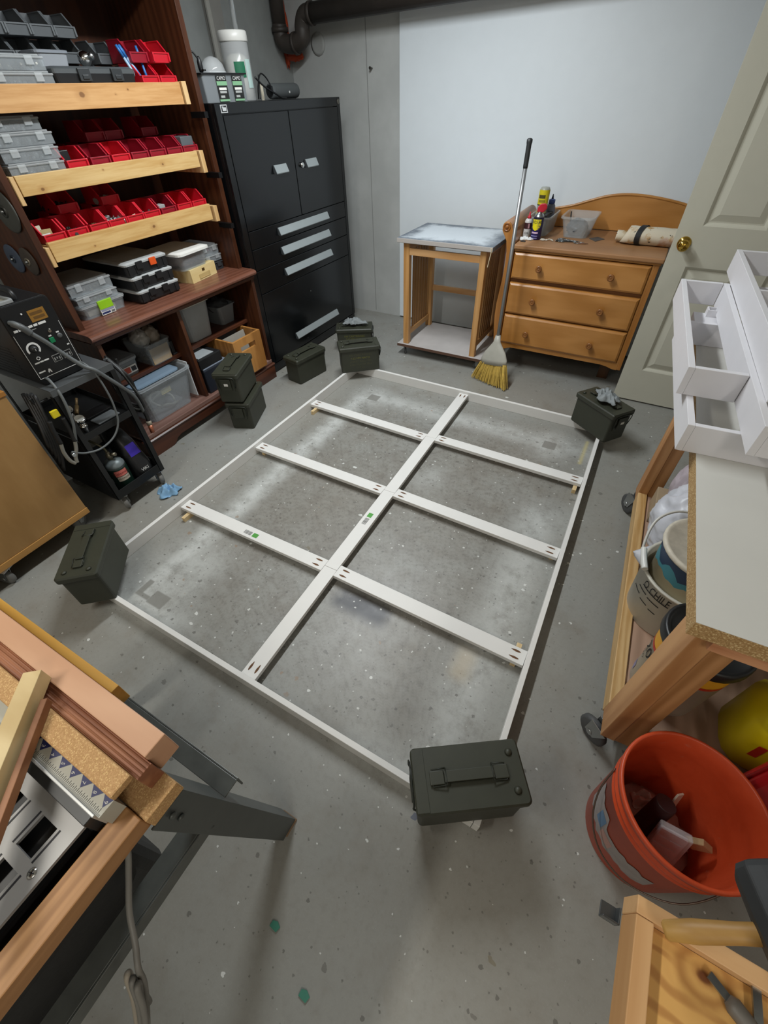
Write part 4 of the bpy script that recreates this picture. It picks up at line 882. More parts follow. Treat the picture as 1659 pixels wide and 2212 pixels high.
# head: a flared fan between the socket and the bristles
tip0, tip1 = Vector((-.915, 2.915, .004)), Vector((-.625, 2.825, .004))
u0, u1 = Vector((-.866, 2.915, .125)), Vector((-.668, 2.865, .155))
nrm = (u1-u0).cross(hd).normalized(); 
def ring(c, dx, wd, th):
    out = []
    for j in range(20):
        a = 2*PI*j/20; out.append(c+dx*wd*math.cos(a)+nrm*th*math.sin(a))
    return out
ux = (u1-u0).normalized(); mid = (u0+u1)/2
part('head', MB().loft([ring(mid, ux, .105, .026), ring(mid.lerp(B0, .18), ux, .104, .025), ring(mid.lerp(B0, .42), ux, .082, .023), ring(mid.lerp(B0, .62), ux, .050, .021), ring(mid.lerp(B0, .78), ux, .026, .018), ring(B0, ux, .017, .016)], smooth=True), plain('pale_grey_plastic', 'aeaca2', .45), t)
q = random.Random(5); br = MB()
for i in range(420):
    a, b = q.random(), q.uniform(-1, 1)
    top = u0.lerp(u1, a)+nrm*b*.018+Vector((0, 0, .01)); bot = tip0.lerp(tip1, min(1, max(0, a+q.uniform(-.03, .03))))+nrm*b*.032+Vector((0, 0, q.uniform(0, .012)))
    md = top.lerp(bot, .5)+nrm*b*.006; s = Vector((.0022, 0, 0)); e = nrm*.0018
    br.loft([[top-s, top+e, top+s], [md-s, md+e, md+s], [bot-s*.8, bot+e*.8, bot+s*.8]])
part('bristles', br, plain('straw_bristle', 'd8b85c', .6, var=.18, vs=60), t, kind='stuff')

# ------------------------------------------------------------------ maple dresser
dr = thing('dresser', 'honey maple dresser with three drawers, scrolled side and arched back board', 'dresser', (-.39, 3.43, 0))
XA, XZ, YF_, YR = -.815, .035, 3.15, 3.735
MZ = wood('honey_maple_z', 'b98145', 'a0682f', 'z', 5, .32, stretch=.16)
# sleigh-shaped side panel, its scrolled front edge in profile
def side_poly(sx_):
    # profile as (offset outward, z); swept to thickness along x, shown from the front
    outer = [(-.852, .165), (-.862, .22), (-.872, .29), (-.880, .38), (-.880, .46), (-.872, .55), (-.864, .64), (-.862, .72), (-.866, .79), (-.876, .84), (-.896, .872), (-.911, .895), (-.913, .918), (-.904, .936), (-.888, .944), (-.870, .941), (-.856, .928)]
    inner = [(-.842, .90), (-.832, .86), (-.822, .81), (-.817, .75), (-.817, .64), (-.817, .30), (-.817, .165)]
    return outer+inner
part('scroll_side', MB().prism(side_poly(1), 'y', YF_-.012, YR-.03), MZ, dr, .003)
part('scroll_boss', MB().lathe([(.024, 0), (.024, .003), (.018, .004), (.017, .001), (.010, .001), (.009, .005), (.001, .006)], (-.884, YF_-.012, .915), 24, (0, -1, 0)), wood('honey_maple_boss', 'a96c2b', '8a5320', 'z', 6, .35), dr)
part('scroll_roll', MB().lathe([(.020, 0), (.031, .002), (.031, .55), (.020, .552)], (-.884, YF_+.0, .9155), 22, (0, 1, 0)), wood('worn_roll', 'b08d70', '93705a', 'y', 8, .5), dr)
part('right_side', MB().box(.012, XZ, YF_, YR-.03, .15, .802), MZ, dr, .002)
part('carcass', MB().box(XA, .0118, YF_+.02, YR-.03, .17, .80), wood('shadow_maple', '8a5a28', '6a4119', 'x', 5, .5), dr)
part('top_board', MB().box(XA-.005, .05, YF_-.02, YR-.02, .802, .828), wood('worn_maple_top', 'a97c52', '8d6440', 'x', 5, .5), dr, .006)
part('top_moulding', MB().box(XA, .04, YF_-.008, YF_+.02, .790, .8018), MAPLE, dr, .003)
part('apron', MB().prism([(XA, .148), (-.80, .140), (-.77, .150), (-.735, .163), (-.70, .165), (-.10, .165), (-.06, .160), (-.02, .148), (.0118, .146), (.0118, .196), (XA, .196)], 'y', YF_+.002, YF_+.0195), MAPLE, dr, .002)
part('stile', MB().box(.0, .0115, YF_+.001, YF_+.0195, .197, .79), MZ, dr)
for i, (za, zb, kz) in enumerate(((.628, .784, .708), (.407, .604, .508), (.196, .398, .29))):
    o = [Vector((x, YF_+.019, z)) for x, z in ((-.812, za), (-.002, za), (-.002, zb), (-.812, zb))]
    def rl(e, y): return [Vector((x, y, z)) for x, z in ((-.812+e, za+e), (-.002-e, za+e), (-.002-e, zb-e), (-.812+e, zb-e))]
    d = part('drawer', MB().loft([rl(0, YF_+.018), rl(0, YF_+.002), rl(.004, YF_-.006), rl(.014, YF_-.012)]), MAPLE, dr)
    for kx in (-.632, -.199):
        part('knob', MB().lathe([(.011, 0), (.009, .008), (.010, .014), (.019, .020), (.021, .026), (.019, .031), (.012, .032), (.009, .029), (.004, .030), (.001, .033)], (kx, YF_-.0122, kz), 22, (0, -1, 0)), wood('maple_knob', '94602f', '714520', 'z', 6, .35), d)
arch = [(-.80, .829), (-.80, .925), (-.74, .930), (-.696, .939), (-.61, .957), (-.52, .985), (-.43, 1.012), (-.35, 1.026), (-.27, 1.031), (-.18, 1.028), (-.07, 1.016), (.043, .997), (.10, .98), (.10, .829)]
part('arched_back', MB().prism(arch, 'y', YR-.0195, YR), MAPLE, dr, .004)
part('arch_moulding', MB().tube([(x, YR-.016, z-.002) for x, z in arch[2:-1]], .008, 8, 3), MAPLE, dr)
for a in ((-.845, -.79, YF_+.03, YF_+.08, 0, .165), (-.10, -.03, YF_+.16, YF_+.21, 0, .165), (-.845, -.79, YR-.09, YR-.035, 0, .165), (-.04, .03, YR-.09, YR-.035, 0, .15)):
    part('foot', MB().box(*a), wood('dark_foot', '5a3716', '452a11', 'z', 6, .5), dr, .003)

ZD = .8285
t = thing('spray_can', 'blue and yellow lubricant spray can with a red cap on the dresser', 'spray can', (-.735, 3.31, ZD))
c = (-.735, 3.31, ZD)
part('can_body', MB().lathe([(.030, 0), (.0325, .003), (.0325, .118), (.031, .121)], c, 28), plain('can_blue', '23215e', .35, var=.03), t)
part('collar', MB().lathe([(.031, .121), (.030, .126), (.022, .138), (.016, .142), (.014, .150), (.001, .151)], c, 28), STEEL, t)
nz = MB(); 
for i, (xx, zz, ww, th) in enumerate(()): pass
part('smart_cap', MB().prism([(-.020, .148), (.020, .146), (.038, .165), (.036, .184), (.022, .192), (-.004, .190), (-.018, .172)], 'y', -.012, .012).xf(Matrix.Translation(c) @ Matrix.Rotation(R(10), 4, 'Z')), plain('cap_red', 'c21d33', .4), t, .004)
def wrap(c, r, a0, a1, z0, z1, n=10): return MB().loft([[Vector((c[0]+r*math.cos(R(a0+(a1-a0)*i/n)), c[1]+r*math.sin(R(a0+(a1-a0)*i/n)), c[2]+z)) for i in range(n+1)] for z in (z0, z1)], False, False, True, False)
def wrap_poly(c, r, pts): return MB().add([Vector((c[0]+r*math.cos(R(a)), c[1]+r*math.sin(R(a)), c[2]+z)) for a, z in pts], [tuple(range(len(pts)))])
def wrap_text(s, size, c, r, adeg, z, k=1.0):
    m = text(s, size, (0, 0, 0), (1, 0, 0), (0, 1, 0)); m.v = [(c[0]+r*math.cos(R(adeg)+k*v[0]/r), c[1]+r*math.sin(R(adeg)+k*v[0]/r), c[2]+z+v[1]) for v in m.v]; return m
YEL = plain('label_yellow', 'e4d71c', .45, var=.02)
lb = part('shield', MB().loft([[Vector((c[0]+.0328*math.cos(R(-90-6+k*w_)), c[1]+.0328*math.sin(R(-90-6+k*w_)), c[2]+z)) for k in (-1, -.66, -.33, 0, .33, .66, 1)] for z, w_ in ((.052, 8), (.058, 30), (.068, 46), (.082, 54), (.112, 56))], False, False, True, False), YEL, t)
part('lettering', wrap_text('WD-40', .024, c, .0331, -96, .096), INK, lb)
part('print_band', wrap(c, .0328, -135, -60, .036, .045), plain('label_lilac', 'd3b7d6', .6), t); part('print_band', wrap(c, .0328, -140, -60, .020, .025), plain('label_pale', '8f8fc0', .6), t); part('print_band', wrap(c, .0328, -140, -60, .008, .012), plain('label_pale', '8f8fc0', .6), t)
part('collar_band', wrap(c, .0328, -180, 0, .114, .120, 20), BLACKP, t)
t = thing('oil_bottle', 'white oil bottle with maroon label and a red spout on the dresser', 'bottle', (-.802, 3.335, ZD)); c = (-.802, 3.335, ZD)
part('bottle', MB().lathe([(.021, 0), (.023, .004), (.0235, .09), (.020, .098), (.015, .104), (.010, .106)], c, 22), plain('bottle_white', 'c9c7c6', .4, var=.02), t)
part('spout', MB().lathe([(.013, .106), (.012, .114), (.006, .122), (.004, .140), (.002, .142)], c, 16), plain('cap_red', 'c21d33', .4), t)
lb = part('label', wrap(c, .0238, -170, 10, .050, .084, 16), plain('label_maroon', '3a1c22', .5), t); part('lettering', wrap_text('OIL', .018, c, .0240, -80, .028), INK, t)
part('print_band', wrap(c, .0240, -75, -50, .054, .080, 4), plain('label_pink', 'b98a8e', .6), lb)
t = thing('plastic_tub', 'long frosted tub of shop supplies behind the spray can on dresser', 'tub', (-.78, 3.52, ZD)); 
m = MB(); tub(m, -.752, 3.525, ZD, ZD+.105, .115, .25, .140, .28, .003, .02, .006, .008); part('body', m, clear('frosted_tub', 'cfd0ce', .62, .35), t)
t = thing('aerosol_can', 'tall aerosol with a yellow label standing in the frosted tub', 'aerosol', (-.772, 3.50, ZD+.004)); c = (-.772, 3.50, ZD+.004)
part('can_body', MB().lathe([(.032, 0), (.033, .003), (.033, .228), (.030, .236), (.026, .244), (.001, .245)], c, 26), plain('aerosol_grey', '9fa198', .4), t)
lb = part('label', wrap(c, .0333, -180, 0, .150, .232, 20), plain('label_mustard', 'd3c31e', .5), t)
part('print_band', wrap(c, .0336, -135, -60, .188, .206), plain('label_olive_dark', '4a430f', .6), lb); part('print_band', wrap(c, .0336, -130, -55, .166, .180), plain('label_olive', '8d8418', .6), lb); part('print_band', wrap(c, .0336, -180, 0, .150, .155, 16), BLACKP, lb)
part('print_band', wrap(c, .0334, -180, 0, .06, .12, 16), plain('label_sand', 'b7ab74', .5), t)
t = thing('chalk_bottle', 'grey bottle with a blue cap and pointed tip in the frosted tub', 'bottle', (-.735, 3.60, ZD+.004)); c = (-.735, 3.60, ZD+.004)
part('bottle', MB().lathe([(.030, 0), (.032, .005), (.032, .115), (.026, .135), (.018, .145)], c, 22), plain('bottle_slate', '6d7280', .4), t)
part('cap', MB().lathe([(.021, .145), (.021, .166), (.010, .170)], c, 20), plain('cap_blue', '3d5596', .4), t)
part('tip', MB().lathe([(.008, .170), (.003, .195), (.001, .197)], c, 12), plain('tip_dark', '2a3038', .4), t)
single('black_tool', MB().box(-.755, -.715, 3.44, 3.55, ZD+.095, ZD+.112).box(-.745, -.71, 3.54, 3.60, ZD+.098, ZD+.110), BLACKP, 'black flat tool lying across the frosted tub', 'tool', (-.735, 3.5, ZD+.095), .003)
single('dark_supplies', blob((-.765, 3.45, ZD+.045), .045, .075, .045, .3, 4, 17, flat=.040), plain('grey_supplies', '55585a', .7, var=.3, vs=50), 'dark supplies heaped in the front of the frosted tub', 'supplies', (-.765, 3.45, ZD+.004), kind='stuff')
t = thing('plastic_tub', 'clear open tub holding dark plastic bags at the middle of dresser', 'tub', (-.52, 3.50, ZD))
m = MB(); tub(m, -.515, 3.525, ZD, ZD+.115, .145, .20, .195, .245, .003, .03, .008, .010); part('body', m, clear('frosted_tub2', 'd8dbdb', .74, .3), t)
single('dark_bag', blob((-.52, 3.50, ZD+.045), .060, .075, .045, .35, 3.2, 19, flat=.040, ridge=True), plain('dark_bag', '4c5259', .35, var=.3, vs=30), 'dark crumpled bag inside the clear open tub', 'bag', (-.52, 3.50, ZD+.004))
single('black_marker', MB().cyl((-.575, 3.56, ZD+.03), (-.595, 3.60, ZD+.112), .004, n=10), BLACKP, 'thin black marker leaning inside the clear open tub', 'marker', (-.58, 3.58, ZD+.03))
single('sandpaper_sheet', MB().prism([(-.044, 0), (.006, -.060), (.050, .018), (.0, .062)], 'z', 0, .0015), plain('sandpaper', '4e4843', .9, bump=.5), 'dark sandpaper sheet lying beside the clear open tub', 'sandpaper', (-.378, 3.445, ZD), local=True)
q = random.Random(12)
sc0 = thing('loose_screw', 'loose steel screw scattered in front of the clear open tub', 'screw', (0, 0, 0), 'loose screws on the dresser', local=True)
part('shank', MB().cyl((0, 0, .004), (.034, 0, .0035), .0028, .0015, 8), plain('screw_steel', '8d9294', .35, .8), sc0); part('screw_head', MB().cyl((-.003, 0, .004), (0, 0, .004), .0045, .003, 10), plain('screw_steel', '8d9294', .35, .8), sc0)
for i in range(16):
    x, y, a = -.60+q.random()*.17, 3.285+q.random()*.075, q.uniform(-.6, .6)
    if i == 0: sc0.location = (x, y, ZD); sc0.rotation_euler[2] = a
    else: dup(sc0, (x, y, ZD), a)
sc_dark = thing('steel_punch', 'long dark steel punch lying among the loose screws', 'punch', (-.56, 3.295, ZD))
part('shaft', MB().cyl((-.60, 3.295, ZD+.005), (-.50, 3.305, ZD+.005), .005, .003, 10), plain('gun_steel', '4d5457', .35, .8), sc_dark); part('tip', MB().cyl((-.50, 3.305, ZD+.005), (-.47, 3.308, ZD+.005), .003, .001, 8), plain('gun_steel', '4d5457', .35, .8), sc_dark)
single('rusty_spike', MB().cyl((-.46, 3.29, ZD+.004), (-.40, 3.295, ZD+.004), .004, .002, 8), plain('rust', '7c5a46', .7), 'rusty spike at the right end of the loose screws', 'spike', (-.43, 3.29, ZD))
for i in range(9):
    x, y = -.70+q.random()*.10, 3.27+q.random()*.05
    single('wall_plug', MB().cyl((0, 0, .004), (.022+.008*q.random(), 0, .004), .0035, .0025, 8), plain('cream_plastic', 'd8d2c4', .5), 'small cream plug lying right of the spray can', 'wall plug', (x, y, ZD), group='cream plugs on the dresser', local=True).rotation_euler[2] = q.uniform(-1, 1)
single('white_tissue', crumple((0, 0, 0), .065, .03, .022, 11.0), plain('white_tissue', 'd9dadb', .8), 'crumpled white tissue at the left front of the dresser top', 'tissue', (-.790, 3.272, ZD), local=True)
single('black_clip', MB().box(-.016, .016, -.007, .007, 0, .006), BLACKP, 'small black clip in front of the white tissue', 'clip', (-.788, 3.215, ZD), .002, local=True)
t = thing('canvas_roll', 'paint-stained canvas roll tied with a black strap on the dresser', 'canvas roll', (-.02, 3.42, ZD))
def canvas():
    t_ = NT('stained_canvas'); co = t_.obj(); n = t_.noise(co, 14, 5, .6); m = t_.noise(co, 30, 3, .6); k = t_.noise(co, 9, 2)
    c = t_.mix(t_.ramp(n, .52, .66), lin('cfc5b0'), lin('b58d52')); c = t_.mix(t_.ramp(m, .66, .70), c, lin('4a4038')); c = t_.mix(t_.math('MULTIPLY', t_.ramp(k, .58, .66), .6), c, lin('b98f7c'))
    t_.l(c, t_.b.inputs['Base Color']); t_.b.inputs['Roughness'].default_value = .9; t_.bump(t_.noise(co, 120, 2), .3); return t_.m
CV = canvas()
lp = []
for i in range(13):
    x = -.215+i*.04; rg = []
    for j in range(24):
        a = 2*PI*j/24; k = 1+.07*noise.noise(Vector((x*9, math.cos(a)*1.3, math.sin(a)*1.3))); s = (1 if i else .93)
        rg.append(Vector((x+.02*math.sin(a)*(i == 0), 3.42+.066*math.cos(a)*k*s, max(ZD+.0005, ZD+.046+.047*math.sin(a)*k*s))))
    lp.append(rg)
part('roll', MB().loft(lp, smooth=True), CV, t)
part('inner_roll', MB().loft([[Vector((x, 3.425+.040*math.cos(2*PI*j/18), ZD+.036+.028*math.sin(2*PI*j/18))) for j in range(18)] for x in (-.262, -.255, -.20)], smooth=True), CV, t)
part('strap', MB().loft([[Vector((x+.02*(math.cos(2*PI*j/24)), 3.42+.0715*math.cos(2*PI*j/24), max(ZD+.0004, ZD+.046+.0525*math.sin(2*PI*j/24)))) for j in range(24)] for x in (-.135, -.105)], False, False, True), plain('black_strap', '1d1f22', .7), t)

# ------------------------------------------------------------------ rolling bench on the right
BZ = .80
bench = thing('rolling_bench', 'rolling fir workbench with a white chipboard top and lower shelf of buckets', 'workbench', (.299, .665, 0), local=True)
bench.rotation_euler[2] = R(2.0)
# local frame: origin at the near left corner of the top, x to the right, y away
BW, BL = .66, 1.34
CH = chipboard('chipboard_edge', 'b39263', '9a794b', 'cbb283', 420)
part('bench_top', MB().box(0, BW, 0, BL+.20, BZ-.0424, BZ-.0012), CH, bench)
part('laminate', MB().box(.0006, BW-.0006, .0006, BL+.1994, BZ-.0011, BZ), plain('white_laminate', 'cdccc6', .4, var=.03, vs=5), bench)
part('near_apron', MB().box(.055, BW-.03, .012, .03, BZ-.085, BZ-.0425), FIR_X, bench, .001)
for nm, x, y in (('near', .033, .03), ('near', BW-.12, .03), ('far', .033, BL-.13), ('far', BW-.12, BL-.13)):
    part('leg', MB().box(x, x+.040, y, y+.089, .118, BZ-.0425), FIR_Z, bench, .002)
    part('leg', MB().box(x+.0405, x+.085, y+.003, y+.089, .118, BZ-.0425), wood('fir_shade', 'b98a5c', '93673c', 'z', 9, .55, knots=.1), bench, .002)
LZ0, LZ1 = .100, .165
part('shelf_rail', MB().box(.0335, .0715, .1195, BL-.1305, LZ0, LZ1), wood('pale_fir', 'cfae7c', 'ad8650', 'y', 16, .55), bench, .002)
part('shelf_rail', MB().box(BW-.0725, BW-.0345, .1195, BL-.1305, LZ0, LZ1), FIR_Y, bench, .002)
part('shelf_rail', MB().box(.1185, BW-.1205, .045, .083, LZ0, LZ1), FIR_X, bench, .002)
part('shelf_rail', MB().box(.1185, BW-.1205, BL-.09, BL-.052, LZ0, LZ1), FIR_X, bench, .002)
SHZ = .152
part('lower_shelf', MB().box(.072, BW-.073, .0835, BL-.0905, SHZ-.016, SHZ), wood('pinkish_ply', 'b3937e', '977a66', 'y', 7, .6), bench)
for x, y, a, px_ in ((.028, .070, -.75, (.035, .085, .035, .115)), (BW-.07, .075, .4, (BW-.12, BW-.04, .035, .115)), (.028, BL-.085, -1.0, (.035, .085, BL-.125, BL-.045)), (BW-.07, BL-.10, 1.2, (BW-.12, BW-.04, BL-.125, BL-.045))):
    caster(bench, x, y, .1175, .050, .026, a, pl=px_)
def bw(x, y):  # bench local -> world
    c, s = math.cos(R(2)), math.sin(R(2)); return (.299+c*x-s*y, .665+s*x+c*y)

# white open boxes stacked on the bench
WB = plain('white_box_paint', 'dddce0', .45, var=.02)
WBE = plain('bare_box_edge', 'cfc8b4', .6, var=.06)
def frame_box(name, label, loc, rz, W, L, H, t=.018, open_right=False, div=None, ydiv=(), group='white open boxes on the bench'):
    o = thing(name, label, 'box', loc, group, local=True); o.rotation_euler[2] = R(rz)
    part('side_wall', MB().box(0, t, 0, L, 0, H), WB, o, .0012); (None if open_right else part('side_wall', MB().box(W-t, W, 0, L, 0, H), WB, o, .0012))
    if open_right: W += t
    for d, a, b in ydiv: part('divider', MB().box(d, d+t*.8, a, b, 0, H-.002), WB, o, .001)
    part('end_wall', MB().box(t+.0003, W-t-.0003, .001, t, 0, H-.001), WB, o, .0012); part('end_wall', MB().box(t+.0003, W-t-.0003, L-t, L-.001, 0, H-.001), WB, o, .0012)
    for d in (div or []): part('divider', MB().box(t+.0003, W-t-.0003, d, d+t*.7, 0, H-.002), WB, o, .001)
    return o
ZA = BZ+.0004; HB = .0832
frame_box('open_box', 'long white open box lowest on the bench, overhanging its left edge', (.2245, 1.255, ZA), 4.3, .56, .80, HB)
frame_box('open_box', 'narrow white open box stacked second, its long side to the camera left', (.183, 1.420, ZA+HB+.0004), 4.3, .1485, .845, HB, open_right=True)
frame_box('open_box', 'white open box in the second tier right of the narrow one', (.3525, 1.168, ZA+HB+.0004), 4.3, .40, 1.10, HB)
frame_box('open_box', 'white open box with a divider topmost on the right of the stack', (.3595, 1.290, ZA+2*HB+.0008), 4.1, .40, 1.14, HB, div=[.62])
o = thing('wood_offcut', 'flat white-painted block behind the lowest box, seen inside the narrow one', 'block', (.213, 2.062, ZA), local=True); o.rotation_euler[2] = R(4)
part('base_block', MB().box(0, .088, 0, .12, 0, .075), WB, o, .002)
m = MB()
for a in ((.040, .088, .075, .080), (.040, .088, .115, .120), (.040, .045, .080, .115), (.083, .088, .080, .115)): m.box(*a, .0752, .10)
part('small_tray', m, WB, o)

# buckets and bags on the lower shelf
def pail(name, label, x, y, z, rb, rt, h, mat, lidm=None, group=None):
    t_ = thing(name, label, 'bucket', (x, y, z), group)
    part('pail', MB().lathe([(rb, 0), (rb+.002, .003), (rt, h*.97), (rt+.006, h*.97), (rt+.006, h), (rt-.004, h), (rb-.003, .006)], (x, y, z), 36), mat, t_)
    return t_
PAILW = plain('dirty_white_pail', 'c9c6ba', .45, var=.08, vs=10)
x, y = .468, .925; z = SHZ+.0005
t = pail('lidded_bucket', 'white bucket with yellow top band and black lid behind the bench leg', x, y, z, .092, .102, .302, PAILW); c = (x, y, z)
part('top_band', MB().loft([[Vector((x+r_*math.cos(2*PI*j/36), y+r_*math.sin(2*PI*j/36), z+zz)) for j in range(36)] for r_, zz in ((.1008, .218), (.1035, .290))], False, False, True), plain('bucket_yellow', 'd99d2a', .45), t)
part('red_stripe', MB().loft([[Vector((x+r_*math.cos(2*PI*j/36), y+r_*math.sin(2*PI*j/36), z+zz)) for j in range(36)] for r_, zz in ((.1003, .204), (.1009, .217))], False, False, True), plain('bucket_red', 'b5321f', .45), t)
part('lid', MB().lathe([(.111, .280), (.113, .286), (.113, .313), (.108, .319), (.100, .319), (.096, .309), (.001, .307)], c, 36), plain('black_lid', '1c1e20', .4), t)
part('lettering', wrap_text('20', .060, c, .1005, -177, .168), INK, t); part('lettering', wrap_text('ZRO', .02, c, .0995, -186, .125), INK, t)
part('print_band', wrap(c, .0962, -200, -180, .03, .06, 5), plain('label_violet', '8a86a6', .6), t)
x, y = .455, 1.235; c = (x, y, z)
t = pail('label_bucket', 'dirty white bucket lettered in black outline on the lower bench shelf', x, y, z, .130, .148, .226, PAILW)
part('lettering', wrap_text('O CHILE', .046, c, .1472, -130, .188, .62), INK, t)
for zz, a0, a1 in ((.172, -152, -112), (.150, -158, -140), (.146, -137, -118), (.122, -168, -150), (.112, -146, -132), (.106, -128, -117)): part('print_band', wrap(c, .1305+.0175*zz/.22+.0012, a0, a1, zz, zz+.004, 8), INK, t)
part('handle', MB().tube([(x-.151, y-.02, z+.205), (x-.168, y+.03, z+.26), (x-.155, y+.11, z+.31), (x-.10, y+.16, z+.335), (x-.02, y+.18, z+.33)], .0045, 8), plain('handle_plastic', 'c9c8c2', .4), t)
part('grip_tube', MB().tube([(x-.163, y+.02, z+.250), (x-.158, y-.02, z+.246), (x-.148, y-.065, z+.240)], .010, 10), plain('grip_white', 'd9dad6', .35), t)
t = pail('nested_bucket', 'cream bucket printed with a teal and navy mountain band nested in the lettered one', x+.005, y+.005, z+.155, .122, .135, .185, plain('cream_pail', 'c9bd9f', .45, var=.05)); c2 = (x+.005, y+.005, z+.155)
q = random.Random(3); a0 = -230; lo = []; hi = []; hi2 = []
for i in range(40):
    a = a0+i*5.2; k = .030+.016*math.sin(i*.55)+.008*math.sin(i*1.7); lo.append((a, .085+k*.5)); hi.append((a, .128+.014*math.sin(i*.8)+.010*q.random())); hi2.append((a, .176))
def wrap_strip(A, B, rf, m, nm): part(nm, MB().loft([[Vector((c2[0]+rf(zz)*math.cos(R(a)), c2[1]+rf(zz)*math.sin(R(a)), c2[2]+zz)) for a, zz in P] for P in (A, B)], False, False, True, False), m, t)
rf = lambda zz: .122+.013*zz/.18+.0012
wrap_strip(lo, hi, rf, plain('teal_print', '3d7f8c', .5), 'print_band'); wrap_strip(hi, hi2, rf, plain('navy_print', '1e3450', .5), 'print_band')
part('lid', MB().lathe([(.141, .178), (.143, .182), (.143, .192), (.134, .196), (.128, .190), (.001, .188)], c2, 36), plain('speckled_lid', 'cfc8b8', .6, var=.15, vs=40), t)
single('trash_bag', blob((.445, 1.545, SHZ+.165), .125, .155, .165,     .13, 2.2, 4, 72, 54, flat=.164, ridge=True), plain('white_bag', 'c6c8d0', .4, var=.05), 'white plastic bag bulging on the lower bench shelf behind the buckets', 'bag', (.445, 1.545, SHZ+.0005))
single('trash_bag', blob((.50, 1.79, SHZ+.17), .12, .085, .175,     .13, 2.2, 9, 72, 54, flat=.169, ridge=True), plain('mauve_bag', 'b5aab2', .4, var=.05), 'mauve-grey plastic bag at the far end of the lower bench shelf', 'bag', (.50, 1.79, SHZ+.0005))
tl = []
for k, (xx, ww, hh) in enumerate(((.40, .085, .10), (.37, .075, .085), (.345, .055, .065), (.325, .032, .045), (.308, .012, .022), (.300, .002, .004))):
    tl.append([Vector((xx+.006*noise.noise(Vector((a_*1.1, k*.9, 2))), 1.395+ww*math.cos(2*PI*a_/14)*(1+.12*math.sin(a_*2.3+k)), SHZ+.03+.055*k/5+hh*(.5+.5*math.sin(2*PI*a_/14)))) for a_ in range(14)])
single('white_bag_corner', MB().loft(tl, smooth=True), plain('white_bag', 'c6c8d0', .4, var=.05), 'pointed white bag corner sticking out between the white bag and lettered bucket', 'bag', (.38, 1.39, SHZ+.03))
single('tan_carton', MB().box(.345, .40, 1.70, 1.84, SHZ+.0005, SHZ+.10), plain('tan_carton', '9d8a70', .8), 'low tan carton at the far left of the lower bench shelf', 'carton', (.37, 1.77, SHZ+.0005), .003)
t = thing('yellow_jug', 'yellow plastic jug with black and red marks under the near end of bench', 'jug', (.70, .86, z))
part('body', MB().loft([rrect(.735, .865, .20, .165, z, .05), rrect(.735, .865, .23, .19, z+.02, .06), rrect(.735, .865, .23, .19, z+.20, .06), rrect(.735, .865, .15, .12, z+.265, .05), rrect(.735, .865, .07, .07, z+.29, .03)], smooth=True), plain('jug_yellow', 'c9b50f', .4, var=.05), t)
part('cap', MB().lathe([(.03, .291), (.032, .295), (.032, .315), (.026, .32)], (.735, .865, z), 20), plain('black_lid', '1c1e20', .4), t)
part('handle', MB().tube([(.66, .79, z+.21), (.64, .785, z+.26), (.69, .82, z+.31)], .012, 10), BLACKP, t)
part('red_mark', MB().box(.650, .670, .7685, .7695, z+.10, z+.16), plain('bucket_red', 'b5321f', .45), t)
t = thing('red_tool_case', 'red plastic case beside the orange bucket under the bench end', 'case', (.72, .675, 0))
part('shell', MB().box(.625, .82, .652, .700, 0, .40), plain('case_red', 'b40f1a', .3), t, .012); part('rim', MB().box(.62, .825, .672, .680, .02, .408), plain('case_red_dark', '8f0c15', .35), t, .003)
single('coiled_hose', MB().tube([(.60+.09*math.cos(a*.6), .98+.07*math.sin(a*.6), z+.345+.009*a*.3) for a in range(0, 22)], .012, 8, 2), plain('pale_hose', 'b7b7ac', .5), 'pale coiled hose behind the yellow jug', 'hose', (.60, .98, z+.33)) if False else None

# ------------------------------------------------------------------ orange bucket with odds and ends
OC = (.487, .523, .0004)
t = thing('orange_bucket', 'orange five gallon bucket with torn label beside the bench leg', 'bucket', OC)
def orange():
    t_ = NT('orange_plastic'); co = t_.obj(); n = t_.noise(co, 6, 5, .7); m = t_.noise(co, 25, 4, .7)
    c = t_.mix(t_.ramp(n, .3, .7), lin('c94f2b'), lin('b8421f')); c = t_.mix(t_.math('MULTIPLY', t_.ramp(m, .62, .75), .35), c, lin('b07a66'))
    t_.l(c, t_.b.inputs['Base Color']); t_.b.inputs['Roughness'].default_value = .42; return t_.m
OR = orange()
part('pail', MB().lathe([(.126, 0), (.131, .004), (.146, .285), (.151, .287), (.151, .292), (.147, .294), (.148, .312), (.153, .314), (.153, .320), (.149, .322), (.150, .348), (.157, .350), (.158, .368), (.153, .371), (.149, .368), (.143, .29), (.127, .008), (.001, .007)], OC, 56, cap0=False, cap1=False), OR, t)
part('pail_bottom', MB().lathe([(.126, .0002), (.001, .0002)], OC, 40, cap0=False, cap1=False), OR, t)
def rfo(zz): return .1312+.015*zz/.285+.0008
def lab(pts, mm, nm): part(nm, MB().add([Vector((OC[0]+rfo(zz)*math.cos(R(a)), OC[1]+rfo(zz)*math.sin(R(a)), OC[2]+zz)) for a, zz in pts], [tuple(range(len(pts)))]), mm, t)
def labs(A, B, mm, nm, k=1.0): part(nm, MB().loft([[Vector((OC[0]+rfo(zz)*k*math.cos(R(a)), OC[1]+rfo(zz)*k*math.sin(R(a)), OC[2]+zz)) for a, zz in P] for P in (A, B)], False, False, True, False), mm, t)
q = random.Random(9)
A = [(176+i*5, .085+.02*q.random()) for i in range(20)]; B = [(176+i*5, .205+.018*q.random() - (.04 if i > 7 else 0)) for i in range(20)]
labs(A, B, plain('torn_label', '9a9290', .7, var=.15, vs=30), 'torn_label')
labs([(200+i*4, .13) for i in range(4)], [(200+i*4, .19) for i in range(4)], plain('label_blue', '5f7d9c', .7), 'label_patch', 1.003)
